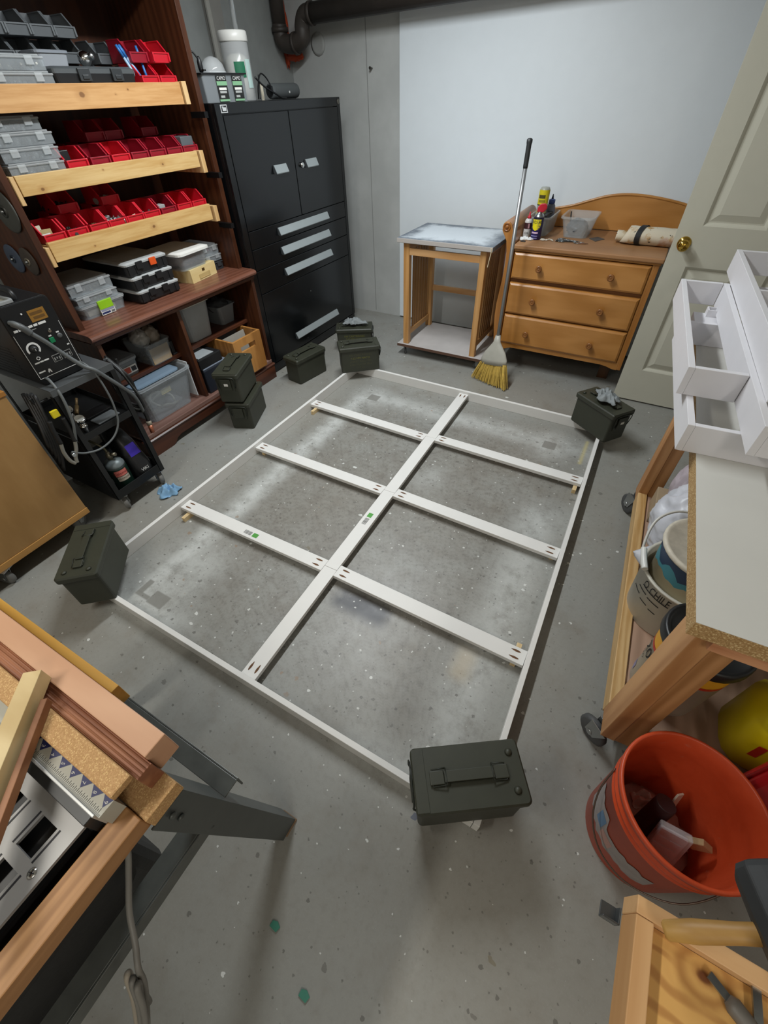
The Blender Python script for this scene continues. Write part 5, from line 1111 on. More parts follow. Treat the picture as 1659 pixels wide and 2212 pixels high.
labs([(214+i*4, .11) for i in range(5)], [(214+i*4, .15) for i in range(5)], plain('label_pinkish', 'b58d84', .7), 'label_patch', 1.003)
part('bail_wire', MB().tube([(OC[0]-.150, OC[1]+.02, .30), (OC[0]-.163, OC[1]-.03, .24), (OC[0]-.150, OC[1]-.085, .18), (OC[0]-.105, OC[1]-.13, .13), (OC[0]-.03, OC[1]-.158, .12), (OC[0]+.06, OC[1]-.15, .17), (OC[0]+.125, OC[1]-.09, .25), (OC[0]+.151, OC[1]-.02, .30)], .0022, 6), plain('bail_wire', '6a5a50', .4, .7), t)
OB = OC; OC = (OB[0]+.028, OB[1]-.018, OB[2])
gp = 'odds and ends in the orange bucket'
single('caulk_tube', MB().cyl((OC[0]-.050, OC[1]-.005, .09), (OC[0]-.035, OC[1]+.045, .235), .025, n=18), plain('maroon_tube', '2b1a1c', .5), 'dark maroon caulk tube standing inside the orange bucket', 'tube', (OC[0]-.045, OC[1], .09), .002)
t = thing('blister_pack', 'clear blister pack with a pale ribbed insert inside the orange bucket', 'package', (OC[0]-.005, OC[1]-.045, .10))
part('insert', MB().box(-.03, .03, -.006, .004, 0, .12, Matrix.Translation((OC[0]-.005, OC[1]-.045, .10)) @ Matrix.Rotation(R(-20), 4, 'X')), plain('insert_mauve', 'b7aeb0', .6), t)
rr = MB()
for k in range(3): rr.box(-.028, .028, -.009, -.0062, .02+.03*k, .036+.03*k, Matrix.Translation((OC[0]-.005, OC[1]-.045, .10)) @ Matrix.Rotation(R(-20), 4, 'X'))
for k in range(3): part('ridge', MB().box(-.028, .028, -.009, -.0062, .02+.03*k, .036+.03*k, Matrix.Translation((OC[0]-.005, OC[1]-.045, .10)) @ Matrix.Rotation(R(-20), 4, 'X')), plain('insert_mauve', 'b7aeb0', .6), t)
part('shell', MB().box(-.036, .036, -.014, .008, -.002, .135, Matrix.Translation((OC[0]-.005, OC[1]-.045, .10)) @ Matrix.Rotation(R(-20), 4, 'X')), clear('blister', 'e5e8ea', .7, .1), t, .004)
single('tissue_scrap', crumple((0, 0, 0), .05, .04, .06, 31), plain('pale_pink_scrap', 'cdbcb4', .8), 'pale crumpled paper against the far wall inside the orange bucket', 'paper', (OC[0]-.045, OC[1]+.070, .10), local=True)
single('plastic_spreader', MB().prism([(-.028, 0), (.028, 0), (.012, .07), (.010, .12), (-.010, .12), (-.012, .07)], 'y', -.0025, .0025), plain('cream_plastic', 'd8d2c4', .5), 'cream plastic spreader standing in the orange bucket', 'spreader', (OC[0]+.005, OC[1]+.055, .10), .001, local=True).rotation_euler = Euler((R(-15), R(12), R(40)))
t = thing('cleaning_brush', 'tan stubby brush lying in the orange bucket beside the blister pack', 'brush', (OC[0]+.045, OC[1]+.01, .10))
part('ferrule', MB().box(-.018, .018, -.008, .008, 0, .05, Matrix.Translation((OC[0]+.045, OC[1]+.01, .16)) @ Matrix.Rotation(R(35), 4, 'Y')), plain('tan_brush', 'b59a72', .7), t, .002)
rb = MB()
for k in range(16): rb.cyl((OC[0]+.045+.002*k-.016, OC[1]+.01, .16), (OC[0]+.035+.0035*k-.030, OC[1]+.012, .10), .0015, n=5)
part('bristles', rb, plain('tan_bristle', 'c4a877', .8), t, kind='stuff')
single('pale_bag', blob((OB[0], OB[1], .058), .105, .105, .055, .25, 3, 33, flat=.048, ridge=True), clear('pale_bag', 'b9a29b', .15, .3), 'pale plastic bag at the bottom of the orange bucket', 'bag', (OC[0]+.01, OC[1]+.03, .008))

# ------------------------------------------------------------------ tool tray on the near right with mallet and chisels
def knotty():
    t_ = NT('knotty_pine'); co = t_.obj(); s_ = t_.n('ShaderNodeSeparateXYZ'); t_.l(co, s_.inputs[0])
    nx = t_.math('MULTIPLY', t_.math('SUBTRACT', t_.noise(co, 26, 3), .5), .016)
    fl_ = t_.math('ADD', t_.math('MULTIPLY', s_.outputs[1], 46), t_.math('MULTIPLY', t_.noise(co, 9, 2), 3.2))
    ds = []
    for kx, ky in ((-.122, .134), (-.075, .02), (-.16, -.03)):
        dx = t_.math('MULTIPLY', t_.math('SUBTRACT', s_.outputs[0], kx), .75); dy = t_.math('SUBTRACT', s_.outputs[1], ky)
        ds.append(t_.math('ADD', t_.math('SQRT', t_.math('ADD', t_.math('MULTIPLY', dx, dx), t_.math('MULTIPLY', dy, dy))), nx))
    d = t_.math('MINIMUM', t_.math('MINIMUM', ds[0], ds[1]), ds[2])
    rg = t_.math('MULTIPLY_ADD', t_.math('SINE', t_.math('MULTIPLY', d, 420)), .5, .5)
    gr = t_.math('MULTIPLY_ADD', t_.math('SINE', t_.math('MULTIPLY', fl_, 6.3)), .5, .5)
    near = t_.ramp(d, .034, .018)
    f = t_.math('ADD', t_.math('MULTIPLY', rg, near), t_.math('MULTIPLY', t_.ramp(gr, .55, 1.0), t_.math('SUBTRACT', 1.0, near)))
    c = t_.mix(t_.math('MULTIPLY', f, .6), lin('cfa05c'), lin('9a6430')); c = t_.mix(t_.ramp(d, .007, .003), c, lin('6a3d1c'))
    t_.l(c, t_.b.inputs['Base Color']); t_.b.inputs['Roughness'].default_value = .5; return t_.m
KP = knotty()
t = thing('tool_tray', 'shallow knotty pine tool tray on a stand at the near right corner', 'tray', (.42, 0, 0))
part('tray_floor', MB().box(.2425, .80, -.28, .1495, .846, .864), KP, t)
PB = wood('pale_board', 'd2a878', 'b98a58', 'y', 9, .55)
part('side_board', MB().box(.2235, .242, -.28, .1495, .834, .880), PB, t, .0012)
part('end_board', MB().box(.2235, .80, .150, .168, .834, .880), wood('pale_board_x', 'd2a878', 'b98a58', 'x', 9, .55), t, .0012)
part('steel_bracket', MB().box(.204, .2233, .138, .156, .8165, .8185).box(.204, .2233, .138, .140, .8185, .833).box(.2215, .2233, .138, .156, .8185, .833), plain('dark_zinc', '5a5d5f', .35, .6), t, .0008)
part('stand', MB().box(.80, 1.15, -.28, .163, 0, .88), wood('pine_z', 'c89a5c', 'a87840', 'z', 8, .5), t, .003)
t = thing('mallet', 'black rubber mallet with a wooden handle lying on the knotty pine tray', 'mallet', (.30, .17, .90))
H0, H1 = Vector((.246, .146, .893)), Vector((.346, .196, .945))
ax = (H1-H0).normalized()
part('handle', MB().lathe([(.006, 0), (.0088, .003), (.0105, .03), (.0092, .07), (.0100, .152), (.001, .153)], H0, 18, ax), wood('mallet_handle', 'bd9650', '9a733a', 'x', 10, .5), t)
hc = H0+ax*.118; hd_ = Vector((.10, -1, .05)); hd_ = (hd_-ax*hd_.dot(ax)).normalized(); sd = ax.cross(hd_).normalized()
def oct_ring(d, k): 
    out = []
    for j in range(16):
        a = 2*PI*(j+.5)/16; e = 4.5; cx_, cy_ = math.cos(a), math.sin(a); r_ = 1/(abs(cx_)**e+abs(cy_)**e)**(1/e)
        out.append(hc+hd_*d+(ax*cx_*.032+sd*cy_*.036)*r_*k)
    return out
part('head', MB().loft([oct_ring(-.056, .60), oct_ring(-.052, .86), oct_ring(-.046, .96), oct_ring(-.012, 1), oct_ring(.020, 1), oct_ring(.040, .93), oct_ring(.052, .72), oct_ring(.064, .35)]), plain('black_rubber', '2b2e31', .6, var=.2, vs=40), t, .002)
for i, (a, b, nm) in enumerate((((.300, .138, .869), (.338, .116, .869), 'upper steel chisel'), ((.342, .150, .871), (.345, .06, .871), 'right steel chisel'))):
    a, b = Vector(a), Vector(b); d = (b-a).normalized()
    t = thing('chisel', f'{nm} lying on the knotty pine tray below the mallet', 'chisel', a, 'chisels on the tool tray')
    part('blade', MB().bar(a, a.lerp(b, .45), .008, .003), STEEL, t); part('handle', MB().lathe([(.005, 0), (.009, .006), (.0085, .04), (.006, .055), (.001, .056)], a.lerp(b, .45), 14, d), plain('worn_grey_handle', '6c6862', .5), t)

# ------------------------------------------------------------------ table saw with its wooden fence, near left
ts = thing('table_saw', 'table saw on a grey steel stand with aluminium top and rip scale', 'table saw', (-.75, -.2, 0))
CAST = plain('cast_aluminium', '9b9a99', .45, .25, var=.08, vs=7)
zp = .800
px0, px1, py0, py1 = -1.10, -.456, -.62, -.1205
wx = [(-.525, -.489), (-.601, -.565), (-.677, -.641), (-.753, -.717)]; wy = [(-.183, -.143), (-.240, -.200), (-.297, -.257), (-.354, -.314), (-.411, -.371)]
g = MB(); ex = sorted({px0, px1, *[v for p in wx for v in p]}); ey = sorted({py0, py1, *[v for p in wy for v in p]})
for i in range(len(ex)-1):
    for j in range(len(ey)-1):
        if (ex[i], ex[i+1]) in wx and (ey[j], ey[j+1]) in wy: continue
        g.box(ex[i], ex[i+1], ey[j], ey[j+1], zp-.006, zp)
part('grid_plate', g, CAST, ts)
for a in wx:
    for b in wy:
        for s in (-1, 1):
            xx = a[0]-.0075 if s < 0 else a[1]+.0045
            part('slot', MB().box(xx, xx+.003, b[0]-.001, b[1]+.001, zp, zp+.0004), plain('slot_dark', '26262a', .6), ts)
part('plate_skirt', MB().box(px0, px1-.004, py0+.004, py1-.004, zp-.045, zp-.0225), BLACKP, ts)
sc = part('screw', MB().lathe([(.0065, 0), (.006, .0012), (.001, .0016)], (-.472, -.190, zp), 16), CHROME, ts)
for a in (0, PI/2): part('screw_slot', MB().box(-.004, .004, -.0008, .0008, .0017, .0019, Matrix.Translation((-.472, -.190, zp)) @ Matrix.Rotation(a+.3, 4, 'Z')), plain('slot_dark', '26262a', .6), sc)
part('dark_rail', MB().box(-1.10, -.447, -.1200, -.1055, zp-.03, zp+.018), plain('anodised_black', '2e3032', .4), ts, .001)
part('scale_rail', MB().box(-1.10, -.436, -.1054, -.1012, zp-.02, zp+.033), plain('bright_aluminium', 'b9bab8', .35, .3), ts, .001)
rl_ = part('scale_bed', MB().box(-1.10, -.428, -.1010, -.0765, zp-.02, zp+.0315), plain('scale_pale', 'b4b3a8', .5), ts)
part('ridge', MB().box(-1.10, -.430, -.1008, -.0998, zp+.0315, zp+.0323).box(-1.10, -.430, -.0988, -.0980, zp+.0315, zp+.0320), plain('scale_grey', '8a8a86', .5), ts, kind='stuff')
NV = plain('scale_navy', '20265e', .5)
for k in range(9):
    xk = -.435-.0259*k
    tri = part('scale_mark', MB().add([(xk-.0125 if k else xk-.0125, -.0768, zp+.0318), (min(xk+.0125, -.4285), -.0768, zp+.0318), (xk, -.0908, zp+.0318)], [(0, 1, 2)]), NV, ts)
    part('numeral', text(str(9-k), .0085, (xk-.001, -.0838, zp+.0321), (.25, -1, 0), (1, .25, 0)), INKW, tri)
    tk = MB()
    for j in range(8):
        xx = xk-.0259*j/8; tk.box(xx-.0004, xx+.0004, -.0970, -.0970+(.0055 if j % 2 == 0 else .0035), zp+.0316, zp+.0319)
    part('tick', tk, plain('tick_ink', '55554f', .6), ts, kind='stuff')
part('body', MB().loft([rrect(-.78, -.38, .60, .50, .42, .03), rrect(-.76, -.36, .66, .50, .70, .03), rrect(-.755, -.36, .67, .50, .752, .03)]), plain('saw_black', '1a1a1b', .6, var=.3, vs=50, bump=.3), ts)
part('front_apron', MB().prism([(-.095, .755), (-.62, .755), (-.62, .43), (-.34, .43), (-.15, .60)], 'x', -.445, -.438), plain('saw_black', '1a1a1b', .6, var=.3, vs=50, bump=.3), ts)
STD = plain('grey_stand_enamel', '4a4e4c', .4, .2, var=.12, vs=20)
def angle(par, a, b, w_, name='leg', up=(0, 0, 1)):
    a, b = Vector(a), Vector(b); d = (b-a).normalized(); u = Vector(up); s = d.cross(u).normalized(); u = s.cross(d)
    o_ = part(name, MB().bar(a, b, w_, .004, up).bar(a-s*w_/2+u*w_/2-u*.002, b-s*w_/2+u*w_/2-u*.002, .004, w_-.004, up), STD, par, .001)
    return o_
def leg(a, b, sx_, sy_):
    a, b = Vector(a), Vector(b); d = b-a
    lp = []
    pts = [(0, 0), (sx_*.060, 0), (sx_*.060, sy_*.004), (sx_*.004, sy_*.004), (sx_*.004, sy_*.062), (0, sy_*.062)]
    o_ = part('leg', MB().loft([[Vector((p.x+u*k, p.y+v*k, p.z)) for u, v in pts] for p, k in ((a, .95), (b, 1))]), STD, ts, .001)
    part('leg_foot', MB().box(min(a.x, a.x+sx_*.045)-.002, max(a.x, a.x+sx_*.045)+.002, min(a.y, a.y+sy_*.045)-.002, max(a.y, a.y+sy_*.045)+.002, 0, .008), plain('worn_foot', '8a6d52', .7), o_)
leg((-.392, .072, .008), (-.388, -.020, .752), -1, -1)
leg((-.392, -.78, .008), (-.388, -.60, .752), -1, 1)
leg((-1.15, .066, .008), (-1.13, -.028, .752), 1, -1)
leg((-1.15, -.78, .008), (-1.13, -.60, .752), 1, 1)
ST2 = plain('scuffed_stand', '5d605d', .4, .3, var=.2, vs=30)
part('brace', MB().box(-1.13, -.40, .041, .045, .515, .555).box(-1.13, -.40, .006, .0408, .551, .555), ST2, ts, .001)
part('brace', MB().box(-.402, -.398, -.62, -.02, .515, .555).box(-.44, -.4022, -.62, -.06, .551, .555), ST2, ts, .001)
part('brace', MB().box(-1.13, -.40, -.622, -.618, .515, .555), ST2, ts, .001)
for (bx_, by_, bz_) in ((-.397, -.012, .545), (-.391, -.021, .70), (-.389, -.024, .735)): part('bolt', MB().lathe([(.006, 0), (.006, .003), (.003, .005), (.001, .005)], (bx_+.004, by_-.03, bz_), 12, (1, 0, 0)), STD, ts)
# boards clamped on the saw as a fence
single('yellow_board', MB().box(-1.30, -.578, .0222, .0375, .775, .822), wood('yellow_pine', 'd3a650', 'b98a36', 'x', 7, .5), 'long yellow pine board farthest of the boards on the table saw', 'board', (-.9, .03, .80), .001, 'boards on the table saw')
single('pink_beam', MB().box(-1.30, -.424, -.0168, .0212, .787, .850), wood('pinkish_fir', 'cfa484', 'bd9070', 'x', 4, .5, stretch=.2), 'smooth pinkish fir beam on the table saw, beside the yellow board', 'board', (-.9, 0, .82), .002, 'boards on the table saw')
gv = MB().box(-1.30, -.4155, -.0425, -.0172, .787, .838)
t = thing('grooved_board', 'reddish grooved board between the pinkish beam and chipboard strip on saw', 'board', (-.9, -.03, .81), 'boards on the table saw')
part('board', gv, wood('reddish_fir', 'a56f4e', '7f4d35', 'x', 16, .55), t, .001)
for k in range(4): part('bead', MB().tube([(-1.30, -.0395+.0062*k, .8368), (-.416, -.0395+.0062*k, .8368)], .0022, 6, 1), wood('reddish_fir', 'a56f4e', '7f4d35', 'x', 16, .55), t)
CH2 = chipboard('golden_chipboard', 'bb9363', 'ab8353', 'cdaa74', 620)
single('chipboard_strip', MB().box(-1.30, -.424, -.0763, -.0430, .8335, .849), CH2, 'golden chipboard strip with a rounded end beside the rip scale', 'board', (-.9, -.06, .84), .003, 'boards on the table saw')
single('chipboard_block', MB().box(-1.30, -.388, -.0760, -.0173, .7525, .7865), CH2, 'golden chipboard base under the grooved board on the table saw', 'board', (-.9, -.045, .77), .002, 'boards on the table saw')
FIRE = wood('stud_fir', 'b98a5a', '93673c', 'y', 18, .55, stretch=.04)
single('fir_stud', MB().box(-.4365, -.3945, -.62, -.0765, .7535, .792), FIRE, 'fir stud running toward the camera along the end of the saw top', 'board', (-.415, -.35, .77), .002, 'boards on the table saw')
t = thing('maple_stick', 'pale maple stick lying across the boards on the table saw', 'stick', (-.64, -.07, .85))
A_, B_ = Vector((-.680, -.020, .8665)), Vector((-.475, -.27, .8665))
part('stick', MB().bar(A_, B_, .0285, .030), wood('pale_maple', 'd8c293', 'bfa574', 'x', 6, .45, stretch=.3), t, .0008)
A_, B_ = Vector((-.632, -.038, .858)), Vector((-.44, -.27, .858))
t = thing('walnut_stick', 'brown stick lying right beside the pale maple stick on the saw', 'stick', (-.60, -.1, .85))
part('stick', MB().bar(A_, B_, .010, .016), wood('brown_stick', '9a6a48', '774c2f', 'x', 9, .5), t, .0008)
CRD = plain('cord_grey', '7c7a75', .5)
pcd = part('power_cord', MB().tube([(-.436, -.110, .735), (-.432, -.125, .69), (-.425, -.155, .64), (-.405, -.19, .60), (-.375, -.215, .575), (-.352, -.235, .56), (-.345, -.25, .52), (-.352, -.29, .42), (-.35, -.33, .34)], .005, 10), CRD, ts)
for k in range(3):
    o_ = .012*k
    part('cord_loop', MB().tube([(-.375+o_, -.285, .42), (-.372+o_, -.262, .50), (-.366+o_, -.248, .55), (-.360+o_, -.252, .555), (-.352+o_, -.275, .50), (-.35+o_, -.32, .40)], .005, 10), plain('cord_tan', 'a39a8c', .5) if k == 0 else CRD, pcd)

# ------------------------------------------------------------------ plywood cabinet on casters at the left edge
PLY = wood('amber_plywood', 'aa8553', '926e40', 'z', 4, .5, stains=.75, stretch=.3)
pc = thing('plywood_cabinet', 'amber stained plywood cabinet on casters at the left edge of the room', 'cabinet', (-2.3, .2, 0))
part('side_panel', MB().box(-2.062, -2.050, -.35, .575, .132, .74), PLY, pc, .001)
part('bottom_strip', MB().box(-2.064, -2.046, -.35, .577, .100, .131), wood('amber_strip', 'b98b4e', '9c7038', 'y', 6, .5), pc, .001)
part('box', MB().box(-2.55, -2.0625, -.35, .572, .105, .735), wood('amber_plywood_y', 'a68250', '8a673a', 'y', 4, .5), pc, .002)
part('top_board', MB().box(-2.56, -2.046, -.36, .58, .7405, .76), wood('amber_top', 'b9823d', '96642a', 'y', 6, .5), pc, .002)
for x, y, a in ((-2.09, .155, .4), (-2.125, .535, 2.0), (-2.5, -.2, 1), (-2.5, .5, 2)): caster(pc, x, y, .0995, .040, .026, a, plain('grey_wheel', '6e6d6a', .5))
single('wood_block', MB().box(-2.10, -2.06, .50, .565, .7605, .79), wood('pale_block', 'd6ab72', 'b98a50', 'y', 9, .5), 'small pale wood block on the corner of the plywood cabinet', 'block', (-2.08, .53, .76), .002)

# ------------------------------------------------------------------ welder cart, welder and its cables
wc = thing('welder_cart', 'black steel welder cart with three trays and grey casters', 'cart', (-2.25, .85, 0))
CM = plain('cart_black', '1a1b1c', .4, .2, var=.15)
xf_, xb_, ya, yb = -2.0, -2.47, .705, .992
def tray_(name, z0, z1, fx=xf_, bx_=xb_):
    m = MB(); m.box(bx_, fx, ya, yb, z0, z0+.004)
    m.box(fx-.003, fx, ya, yb, z0+.004, z1); m.box(bx_, bx_+.003, ya, yb, z0+.004, z1); m.box(bx_+.003, fx-.003, ya, ya+.003, z0+.004, z1); m.box(bx_+.003, fx-.003, yb-.003, yb, z0+.004, z1)
    return part(name, m, CM, wc, .001)
tray_('bottom_tray', .092, .140); tray_('middle_tray', .446, .478)
part('top_tray', MB().box(xb_, xf_-.004, ya, yb, .700, .705).box(xf_-.004, xf_, ya-.002, yb+.002, .678, .707), plain('tray_grey_edge', '55585a', .45, .3), wc, .001)
for y in (ya-.002, yb-.024):
    part('upright', MB().box(xf_-.026, xf_+.001, y, y+.003, .092, .677).box(xf_-.004, xf_+.001, y, y+.026, .092, .677), CM, wc, .0005)
    part('upright', MB().box(xb_, xb_+.026, y, y+.003, .092, .699), CM, wc)
part('side_panel', MB().box(xb_+.027, xf_-.03, ya-.0022, ya-.0002, .092, .44), CM, wc)
for x, y, a in ((-2.035, .745, 2.6), (-2.035, .965, 2.9), (-2.43, .745, 1), (-2.43, .965, 2)): caster(wc, x, y, .0915, .038, .024, a, plain('grey_wheel', '6e6d6a', .5))
part('cable_hook', MB().tube([(-2.06, ya-.002, .66), (-2.06, ya-.05, .66), (-2.06, ya-.06, .69)], .006, 8), CM, wc)
part('cable_hook', MB().tube([(-2.06, yb, .66), (-2.06, yb+.05, .66), (-2.06, yb+.06, .69)], .006, 8), CM, wc)

wd = thing('welder', 'black wire-feed welder with dial, green switch and white legends on the cart', 'welder', (-2.25, .82, .7055))
wx1 = -2.062
part('housing', MB().loft([[Vector((x, p.x, p.y)) for p in [Vector((v.x, v.y)) for v in rrect(.815, .862, .196, .31, 0, .02, 4)]] for x in (-2.46, wx1-.004)]), plain('welder_black', '151618', .4), wd, .002)
part('face_panel', MB().loft([[Vector((x, v.x, v.y)) for v in rrect(.815, .862, .19, .304, 0, .022, 4)] for x in (wx1-.0039, wx1)]), plain('welder_face', '131416', .35), wd, .001)
lv = MB()
for k in range(9): lv.box(-2.38, -2.16, .7155, .717, .735+.014*k, .739+.014*k)
part('louvre', lv, BLACKM, wd, kind='stuff')
def fp(y0_, y1_, z0_, z1_, d=.0012): return MB().box(wx1, wx1+d, y0_, y1_, z0_, z1_)
part('white_line', MB().box(wx1, wx1+.0008, .7225, .7240, .737, .915), INKW, wd); part('white_line', MB().box(wx1, wx1+.0008, .9035, .9050, .737, .915), INKW, wd); part('white_line', MB().box(wx1, wx1+.0008, .7242, .9033, .737, .7385), INKW, wd)
pl_ = part('rating_plate', fp(.812, .876, .938, .980), plain('bronze_plate', '8a6222', .5), wd, label='bronze coloured plate')
for zz, y0_, y1_ in ((.962, .818, .866), (.946, .824, .868)): part('print', MB().box(wx1+.0012, wx1+.0016, y0_, y1_, zz, zz+.010), plain('bronze_dark', '5f4113', .6), pl_)
for y0_, y1_ in ((.733, .748), (.751, .760), (.775, .786), (.789, .805), (.809, .824), (.828, .858)): part('legend', fp(y0_, y1_, .924, .932, .0008), INKW, wd)
part('legend', fp(.790, .812, .914, .9165, .0008), plain('legend_grey', '8a8a88', .6), wd)
dl = part('dial', MB().lathe([(.014, 0), (.014, .004), (.011, .010), (.010, .014), (.001, .0145)], (wx1, .762, .851), 22, (1, 0, 0)), BLACKP, wd)
part('dial_ring', MB().loft([[Vector((wx1+.0009, .762+r_*math.cos(R(a)), .851+r_*math.sin(R(a)))) for a in range(-45, 216, 12)] for r_ in (.0185, .026)], False, False, False, False), INKW, dl)
part('dial_pointer', MB().box(wx1+.0146, wx1+.0152, .761, .763, .846, .854), INKW, dl)
part('power_switch', MB().box(wx1, wx1+.005, .833, .853, .847, .868), plain('switch_green', '0c7a4b', .35), wd, .002, label='green power switch')
part('reset_button', MB().lathe([(.010, 0), (.010, .004), (.006, .006), (.001, .006)], (wx1, .879, .864), 16, (1, 0, 0)), plain('button_grey', '4f5152', .5), wd)
part('toggle', MB().cyl((wx1, .852, .892), (wx1+.004, .852, .892), .006, n=12).cyl((wx1+.004, .852, .892), (wx1+.016, .850, .903), .0025, n=8), CHROME, wd)
for y0_, y1_, z0_, z1_ in ((.872, .884, .876, .881), (.838, .850, .872, .877), (.888, .898, .820, .825), (.736, .756, .796, .801), (.758, .772, .796, .801), (.774, .794, .796, .801), (.731, .757, .759, .764), (.885, .892, .742, .752)): part('legend', fp(y0_, y1_, z0_, z1_, .0008), INKW, wd)
for y0_ in (.807, .852):
    p_ = part('symbol_box', fp(y0_, y0_+.036, .776, .804, .0008), plain('legend_grey', '8a8a88', .6), wd); part('symbol_field', MB().box(wx1+.0008, wx1+.0012, y0_+.002, y0_+.034, .778, .802), plain('welder_face', '131416', .35), p_)
    for k in range(3): part('symbol_stroke', MB().box(wx1+.0012, wx1+.0016, y0_+.005+.010*k, y0_+.010+.010*k, .782+.004*(k % 2), .794), plain('legend_grey', '8a8a88', .6), p_)
part('symbol', MB().tube([(wx1+.001, .752, .814), (wx1+.001, .758, .808), (wx1+.001, .766, .814), (wx1+.001, .758, .820), (wx1+.001, .752, .814)], .0012, 5, 3), INKW, wd)
part('symbol', MB().prism([(.768, .748), (.773, .756), (.776, .747), (.780, .748), (.777, .762), (.771, .764), (.765, .752)], 'x', wx1, wx1+.0009), INKW, wd)
part('indicator', MB().cyl((wx1, .791, .977), (wx1+.003, .791, .977), .003, n=10), INKW, wd)
part('handle', MB().tube([(-2.10, .815, 1.016), (-2.11, .815, 1.045), (-2.20, .815, 1.05), (-2.32, .815, 1.05), (-2.40, .815, 1.045), (-2.41, .815, 1.016)], .010, 10, 4), BLACKP, wd)
t = thing('clear_face_shield', 'grey framed clear shield lying on top of the welder', 'face shield', (-2.2, .76, 1.0175))
part('pane', MB().box(-2.30, -2.085, .722, .79, 1.0178, 1.021), clear('shield_clear', 'c5c1b0', .5, .2), t); part('frame', MB().box(-2.085, -2.070, .720, .795, 1.0178, 1.030).box(-2.30, -2.085, .7901, .80, 1.0178, 1.030), plain('shield_grey', '8b8e8f', .45), t, .002)
t = thing('torch_cable', 'thick grey torch cable draped across the welder face and down the right side', 'cable', (-2.03, .85, .7))
TG = plain('torch_grey', '5f6364', .5)
part('cable', MB().tube([(wx1+.001, .738, .962), (wx1+.03, .744, .960), (wx1+.042, .765, .925), (wx1+.042, .80, .875), (wx1+.04, .835, .815), (wx1+.06, .875, .745), (wx1+.075, .905, .715), (-1.995, .94, .665), (-2.0, .985, .595), (-2.02, 1.03, .52), (-2.04, 1.05, .45), (-2.05, 1.055, .40)], .0085, 10), TG, t)
part('boot', MB().tube([(wx1+.008, .742, .958), (wx1+.034, .752, .948), (wx1+.042, .770, .918)], .0125, 12), plain('torch_boot', '4b4e4f', .5), t)
CK = plain('cable_black', '121213', .55)
t = thing('cable_coil', 'black cables coiled on the right side hook of the welder cart', 'cable', (-2.06, 1.03, .5))
for k in range(4):
    a = .012*k
    part('loop', MB().tube([(-2.07-a, 1.015+.006*k, .70), (-2.03+a*.3, 1.035+.004*k, .62), (-2.03, 1.058, .50+a), (-2.05, 1.066, .42+a), (-2.10, 1.055, .40+a), (-2.15, 1.035, .48), (-2.14, 1.02, .60), (-2.08, 1.014, .70)], .0065, 8, 4), CK if k != 1 else TG, t)
t = thing('welding_torch', 'welding torch with copper nozzle hanging beside the cart by the bookcase', 'torch', (-2.05, 1.04, .35))
part('neck', MB().tube([(-2.05, 1.055, .42), (-2.045, 1.058, .385), (-2.04, 1.052, .355)], .010, 10), CK, t)
part('insulator', MB().cyl((-2.04, 1.052, .355), (-2.036, 1.048, .335), .013, n=14), plain('torch_tan', '8b8373', .5), t)
part('nozzle', MB().cyl((-2.036, 1.048, .335), (-2.028, 1.04, .295), .0125, .011, 14), plain('copper', 'a8654c', .35, .6), t)
t = thing('ground_cable', 'thin grey ground lead looping from welder across the cart front', 'cable', (-1.99, .8, .5))
part('lead', MB().tube([(wx1+.001, .896, .742), (wx1+.03, .900, .735), (-2.005, .908, .70), (-1.99, .910, .62), (-1.985, .905, .54), (-1.985, .885, .46), (-1.99, .835, .405), (-1.995, .76, .385), (-1.995, .69, .405), (-1.998, .645, .44)], .0045, 8), TG, t)
part('lead', MB().tube([(wx1+.001, .744, .735), (wx1+.025, .742, .728), (-2.0, .735, .69), (-1.985, .725, .63), (-1.985, .712, .56), (-1.99, .70, .52), (-2.0, .685, .47)], .006, 8), TG, t)
t = thing('ground_clamp', 'grey spring ground clamp hanging at the left front of the cart', 'clamp', (-2.0, .65, .42))
GC = plain('clamp_grey', '8d8b83', .45, .5)
part('jaw', MB().tube([(-2.0, .628, .495), (-2.0, .618, .455), (-2.0, .620, .41), (-1.998, .632, .385)], .008, 8), GC, t); part('jaw', MB().tube([(-2.0, .682, .475), (-2.0, .668, .44), (-2.0, .648, .41), (-1.998, .640, .385)], .008, 8), GC, t)
part('spring', MB().cyl((-2.008, .645, .425), (-1.99, .645, .425), .008, n=12), STEEL, t)
part('handle_sleeve', MB().tube([(-2.0, .628, .496), (-2.0, .632, .56), (-2.0, .640, .60)], .010, 8), CK, t); part('handle_sleeve', MB().tube([(-2.0, .682, .476), (-2.0, .690, .54), (-2.0, .692, .59)], .010, 8), CK, t)
t = thing('electrode_cables', 'black cables hanging in loops on the left side of the cart', 'cable', (-2.05, .66, .6))
for k in range(5):
    a = .014*k
    part('loop', MB().tube([(-2.06-a, .668-.004*k, .695), (-2.03-a*.4, .645-.006*k, .60), (-2.03, .620-.006*k, .46+a), (-2.06, .600, .36+a*2), (-2.13, .620, .33+a*2), (-2.17, .645, .45), (-2.14, .66, .60), (-2.08, .668, .695)], .0075, 8, 4), CK, t)
part('yellow_tag', MB().box(-2.012, -2.0, .662, .692, .60, .632), plain('tag_yellow', 'd8c41a', .5), t, .002)
gp = 'gauges on the middle cart tray'
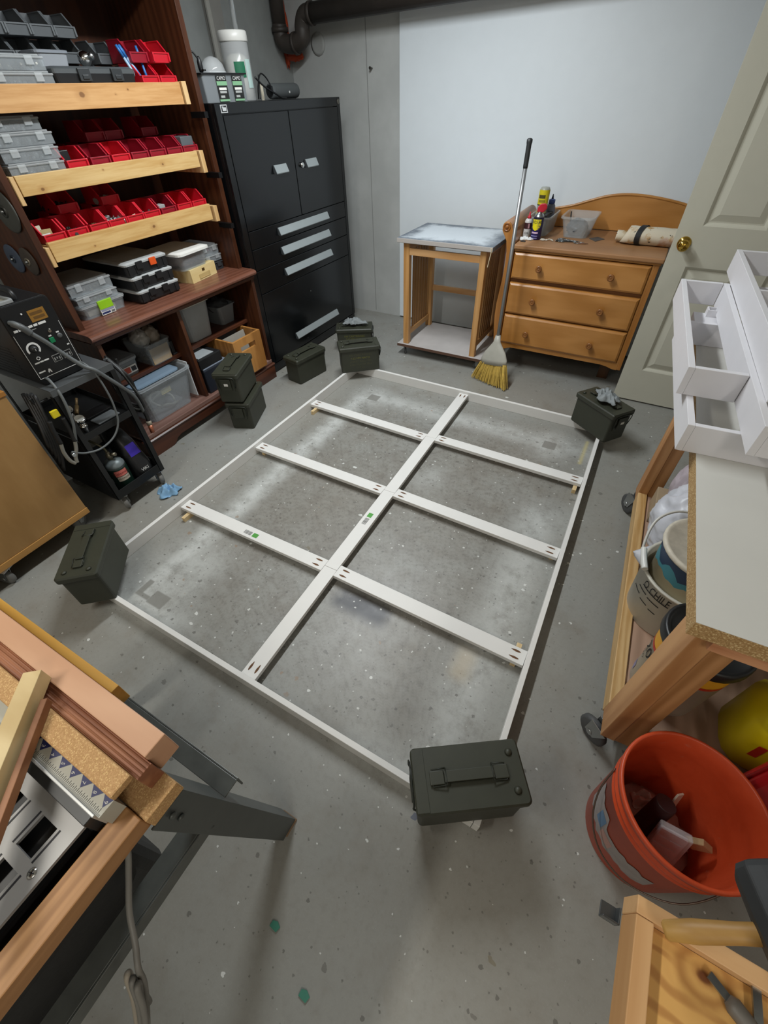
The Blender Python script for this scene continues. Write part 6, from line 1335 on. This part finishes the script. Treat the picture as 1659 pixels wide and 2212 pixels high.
for x, y, nm in ((-2.07, .775, 'front'), (-2.20, .80, 'rear')):
    t = thing('pressure_gauge', f'silver pressure gauge on the middle tray of the cart, {nm} one', 'gauge', (x, y, .4505), gp)
    part('stem', MB().cyl((x, y, .4505), (x-.005, y, .505), .013, n=14).cyl((x-.002, y, .468), (x-.003, y, .482), .018, n=6), CHROME, t)
    part('case', MB().lathe([(.020, 0), (.024, .003), (.024, .016), (.021, .018)], (x-.005, y, .505), 22, (.35, -.05, .94)), CHROME, t)
    part('face', MB().lathe([(.0205, .0182), (.001, .0182)], (x-.005, y, .505), 22, (.35, -.05, .94), False, False), plain('gauge_face', 'b9b9b2', .5), t)
single('brass_fitting', MB().cyl((-2.23, .835, .462), (-2.28, .875, .475), .009, n=12).cyl((-2.28, .875, .475), (-2.30, .90, .50), .006, n=10), plain('dull_brass', '8a7350', .5, .5), 'dull brass torch fitting behind the gauges on the middle cart tray', 'fitting', (-2.25, .85, .4505))
single('grey_tablet', MB().box(-2.13, -2.06, .835, .95, .4505, .458), plain('grey_slab', '6b7073', .5), 'flat grey box lying on the middle tray of the welder cart', 'box', (-2.1, .89, .4505), .003)
single('black_bar', MB().box(-2.22, -2.14, .83, .96, .4505, .464), BLACKP, 'black bar lying on the middle tray behind the flat grey box', 'bar', (-2.18, .89, .4505), .003)
t = thing('propane_cylinder', 'green propane cylinder with a brass valve in the bottom cart tray', 'gas cylinder', (-2.075, .805, .0965)); c = (-2.075, .805, .0965)
part('cylinder', MB().lathe([(.040, 0), (.049, .004), (.050, .012), (.050, .125), (.0495, .128)], c, 28), plain('cylinder_green', '10261e', .4), t)
part('shoulder', MB().lathe([(.0495, .1281), (.048, .140), (.040, .155), (.022, .166), (.012, .168), (.001, .168)], c, 28), plain('shoulder_grey', '6f787a', .4, .2), t)
part('valve', MB().lathe([(.012, .168), (.012, .18), (.016, .184), (.016, .196), (.010, .200), (.008, .212), (.001, .213)], c, 16), plain('valve_metal', '8c8574', .4, .7), t)
part('valve_knob', MB().cyl((-2.065, .81, .29), (-2.045, .825, .292), .009, n=12), plain('valve_metal', '8c8574', .4, .7), t)
part('burn_tube', MB().tube([(-2.075, .805, .308), (-2.082, .80, .335), (-2.11, .785, .365), (-2.17, .765, .395)], .006, 8), plain('tube_olive', '6b6651', .4, .5), t)
lb = part('label', wrap(c, .0504, -48, 22, .085, .118, 8), plain('label_salmon', 'cf7066', .6), t); part('lettering', wrap_text('Coleman', .021, c, .0507, -14, .101), plain('label_deep_red', '7d1d1c', .6), lb)
lb = part('label', wrap(c, .0504, -45, 25, .055, .082, 8), plain('label_putty', 'b9b0a2', .6), t); part('lettering', wrap_text('PROPANE', .013, c, .0507, -10, .069), plain('label_brown', '4a3b33', .6), lb)
part('label', wrap(c, .0504, -105, -78, .045, .075, 5), plain('label_white', 'c9cbc8', .6), t)
t = thing('welding_helmet', 'black welding helmet with a purple lens standing beside the propane cylinder', 'helmet', (-2.09, .908, .0965))
hz = .0965
def hring(x, y, wx_, wy_, z): return rrect(x, y, wx_, wy_*.86, z, .035, 4)
part('shell', MB().loft([hring(-2.085, .910, .13, .105, hz), hring(-2.075, .910, .145, .112, hz+.03), hring(-2.085, .910, .15, .112, hz+.09), hring(-2.11, .909, .15, .108, hz+.14), hring(-2.13, .908, .15, .105, hz+.20), hring(-2.15, .907, .12, .09, hz+.25), hring(-2.16, .906, .06, .05, hz+.275)], smooth=True), plain('helmet_black', '1d1e20', .35), t)
part('lens', MB().quad((-2.0325, .880, hz+.140), (-2.0325, .938, hz+.140), (-2.0535, .934, hz+.200), (-2.0535, .882, hz+.200)), plain('purple_lens', '3a2a9a', .3), t, label='purple lens')
part('chin_ridge', MB().tube([(-2.05, .885, hz+.012), (-2.0, .90, hz+.02), (-1.999, .965, hz+.02), (-2.05, .98, hz+.012)], .004, 6), plain('helmet_edge', '3b3d3f', .4), t) if False else None
part('lettering', text('VIKI', .024, (-2.0060, .905, hz+.062), (0, 1, 0), (-.1, 0, 1)), INKW, t)
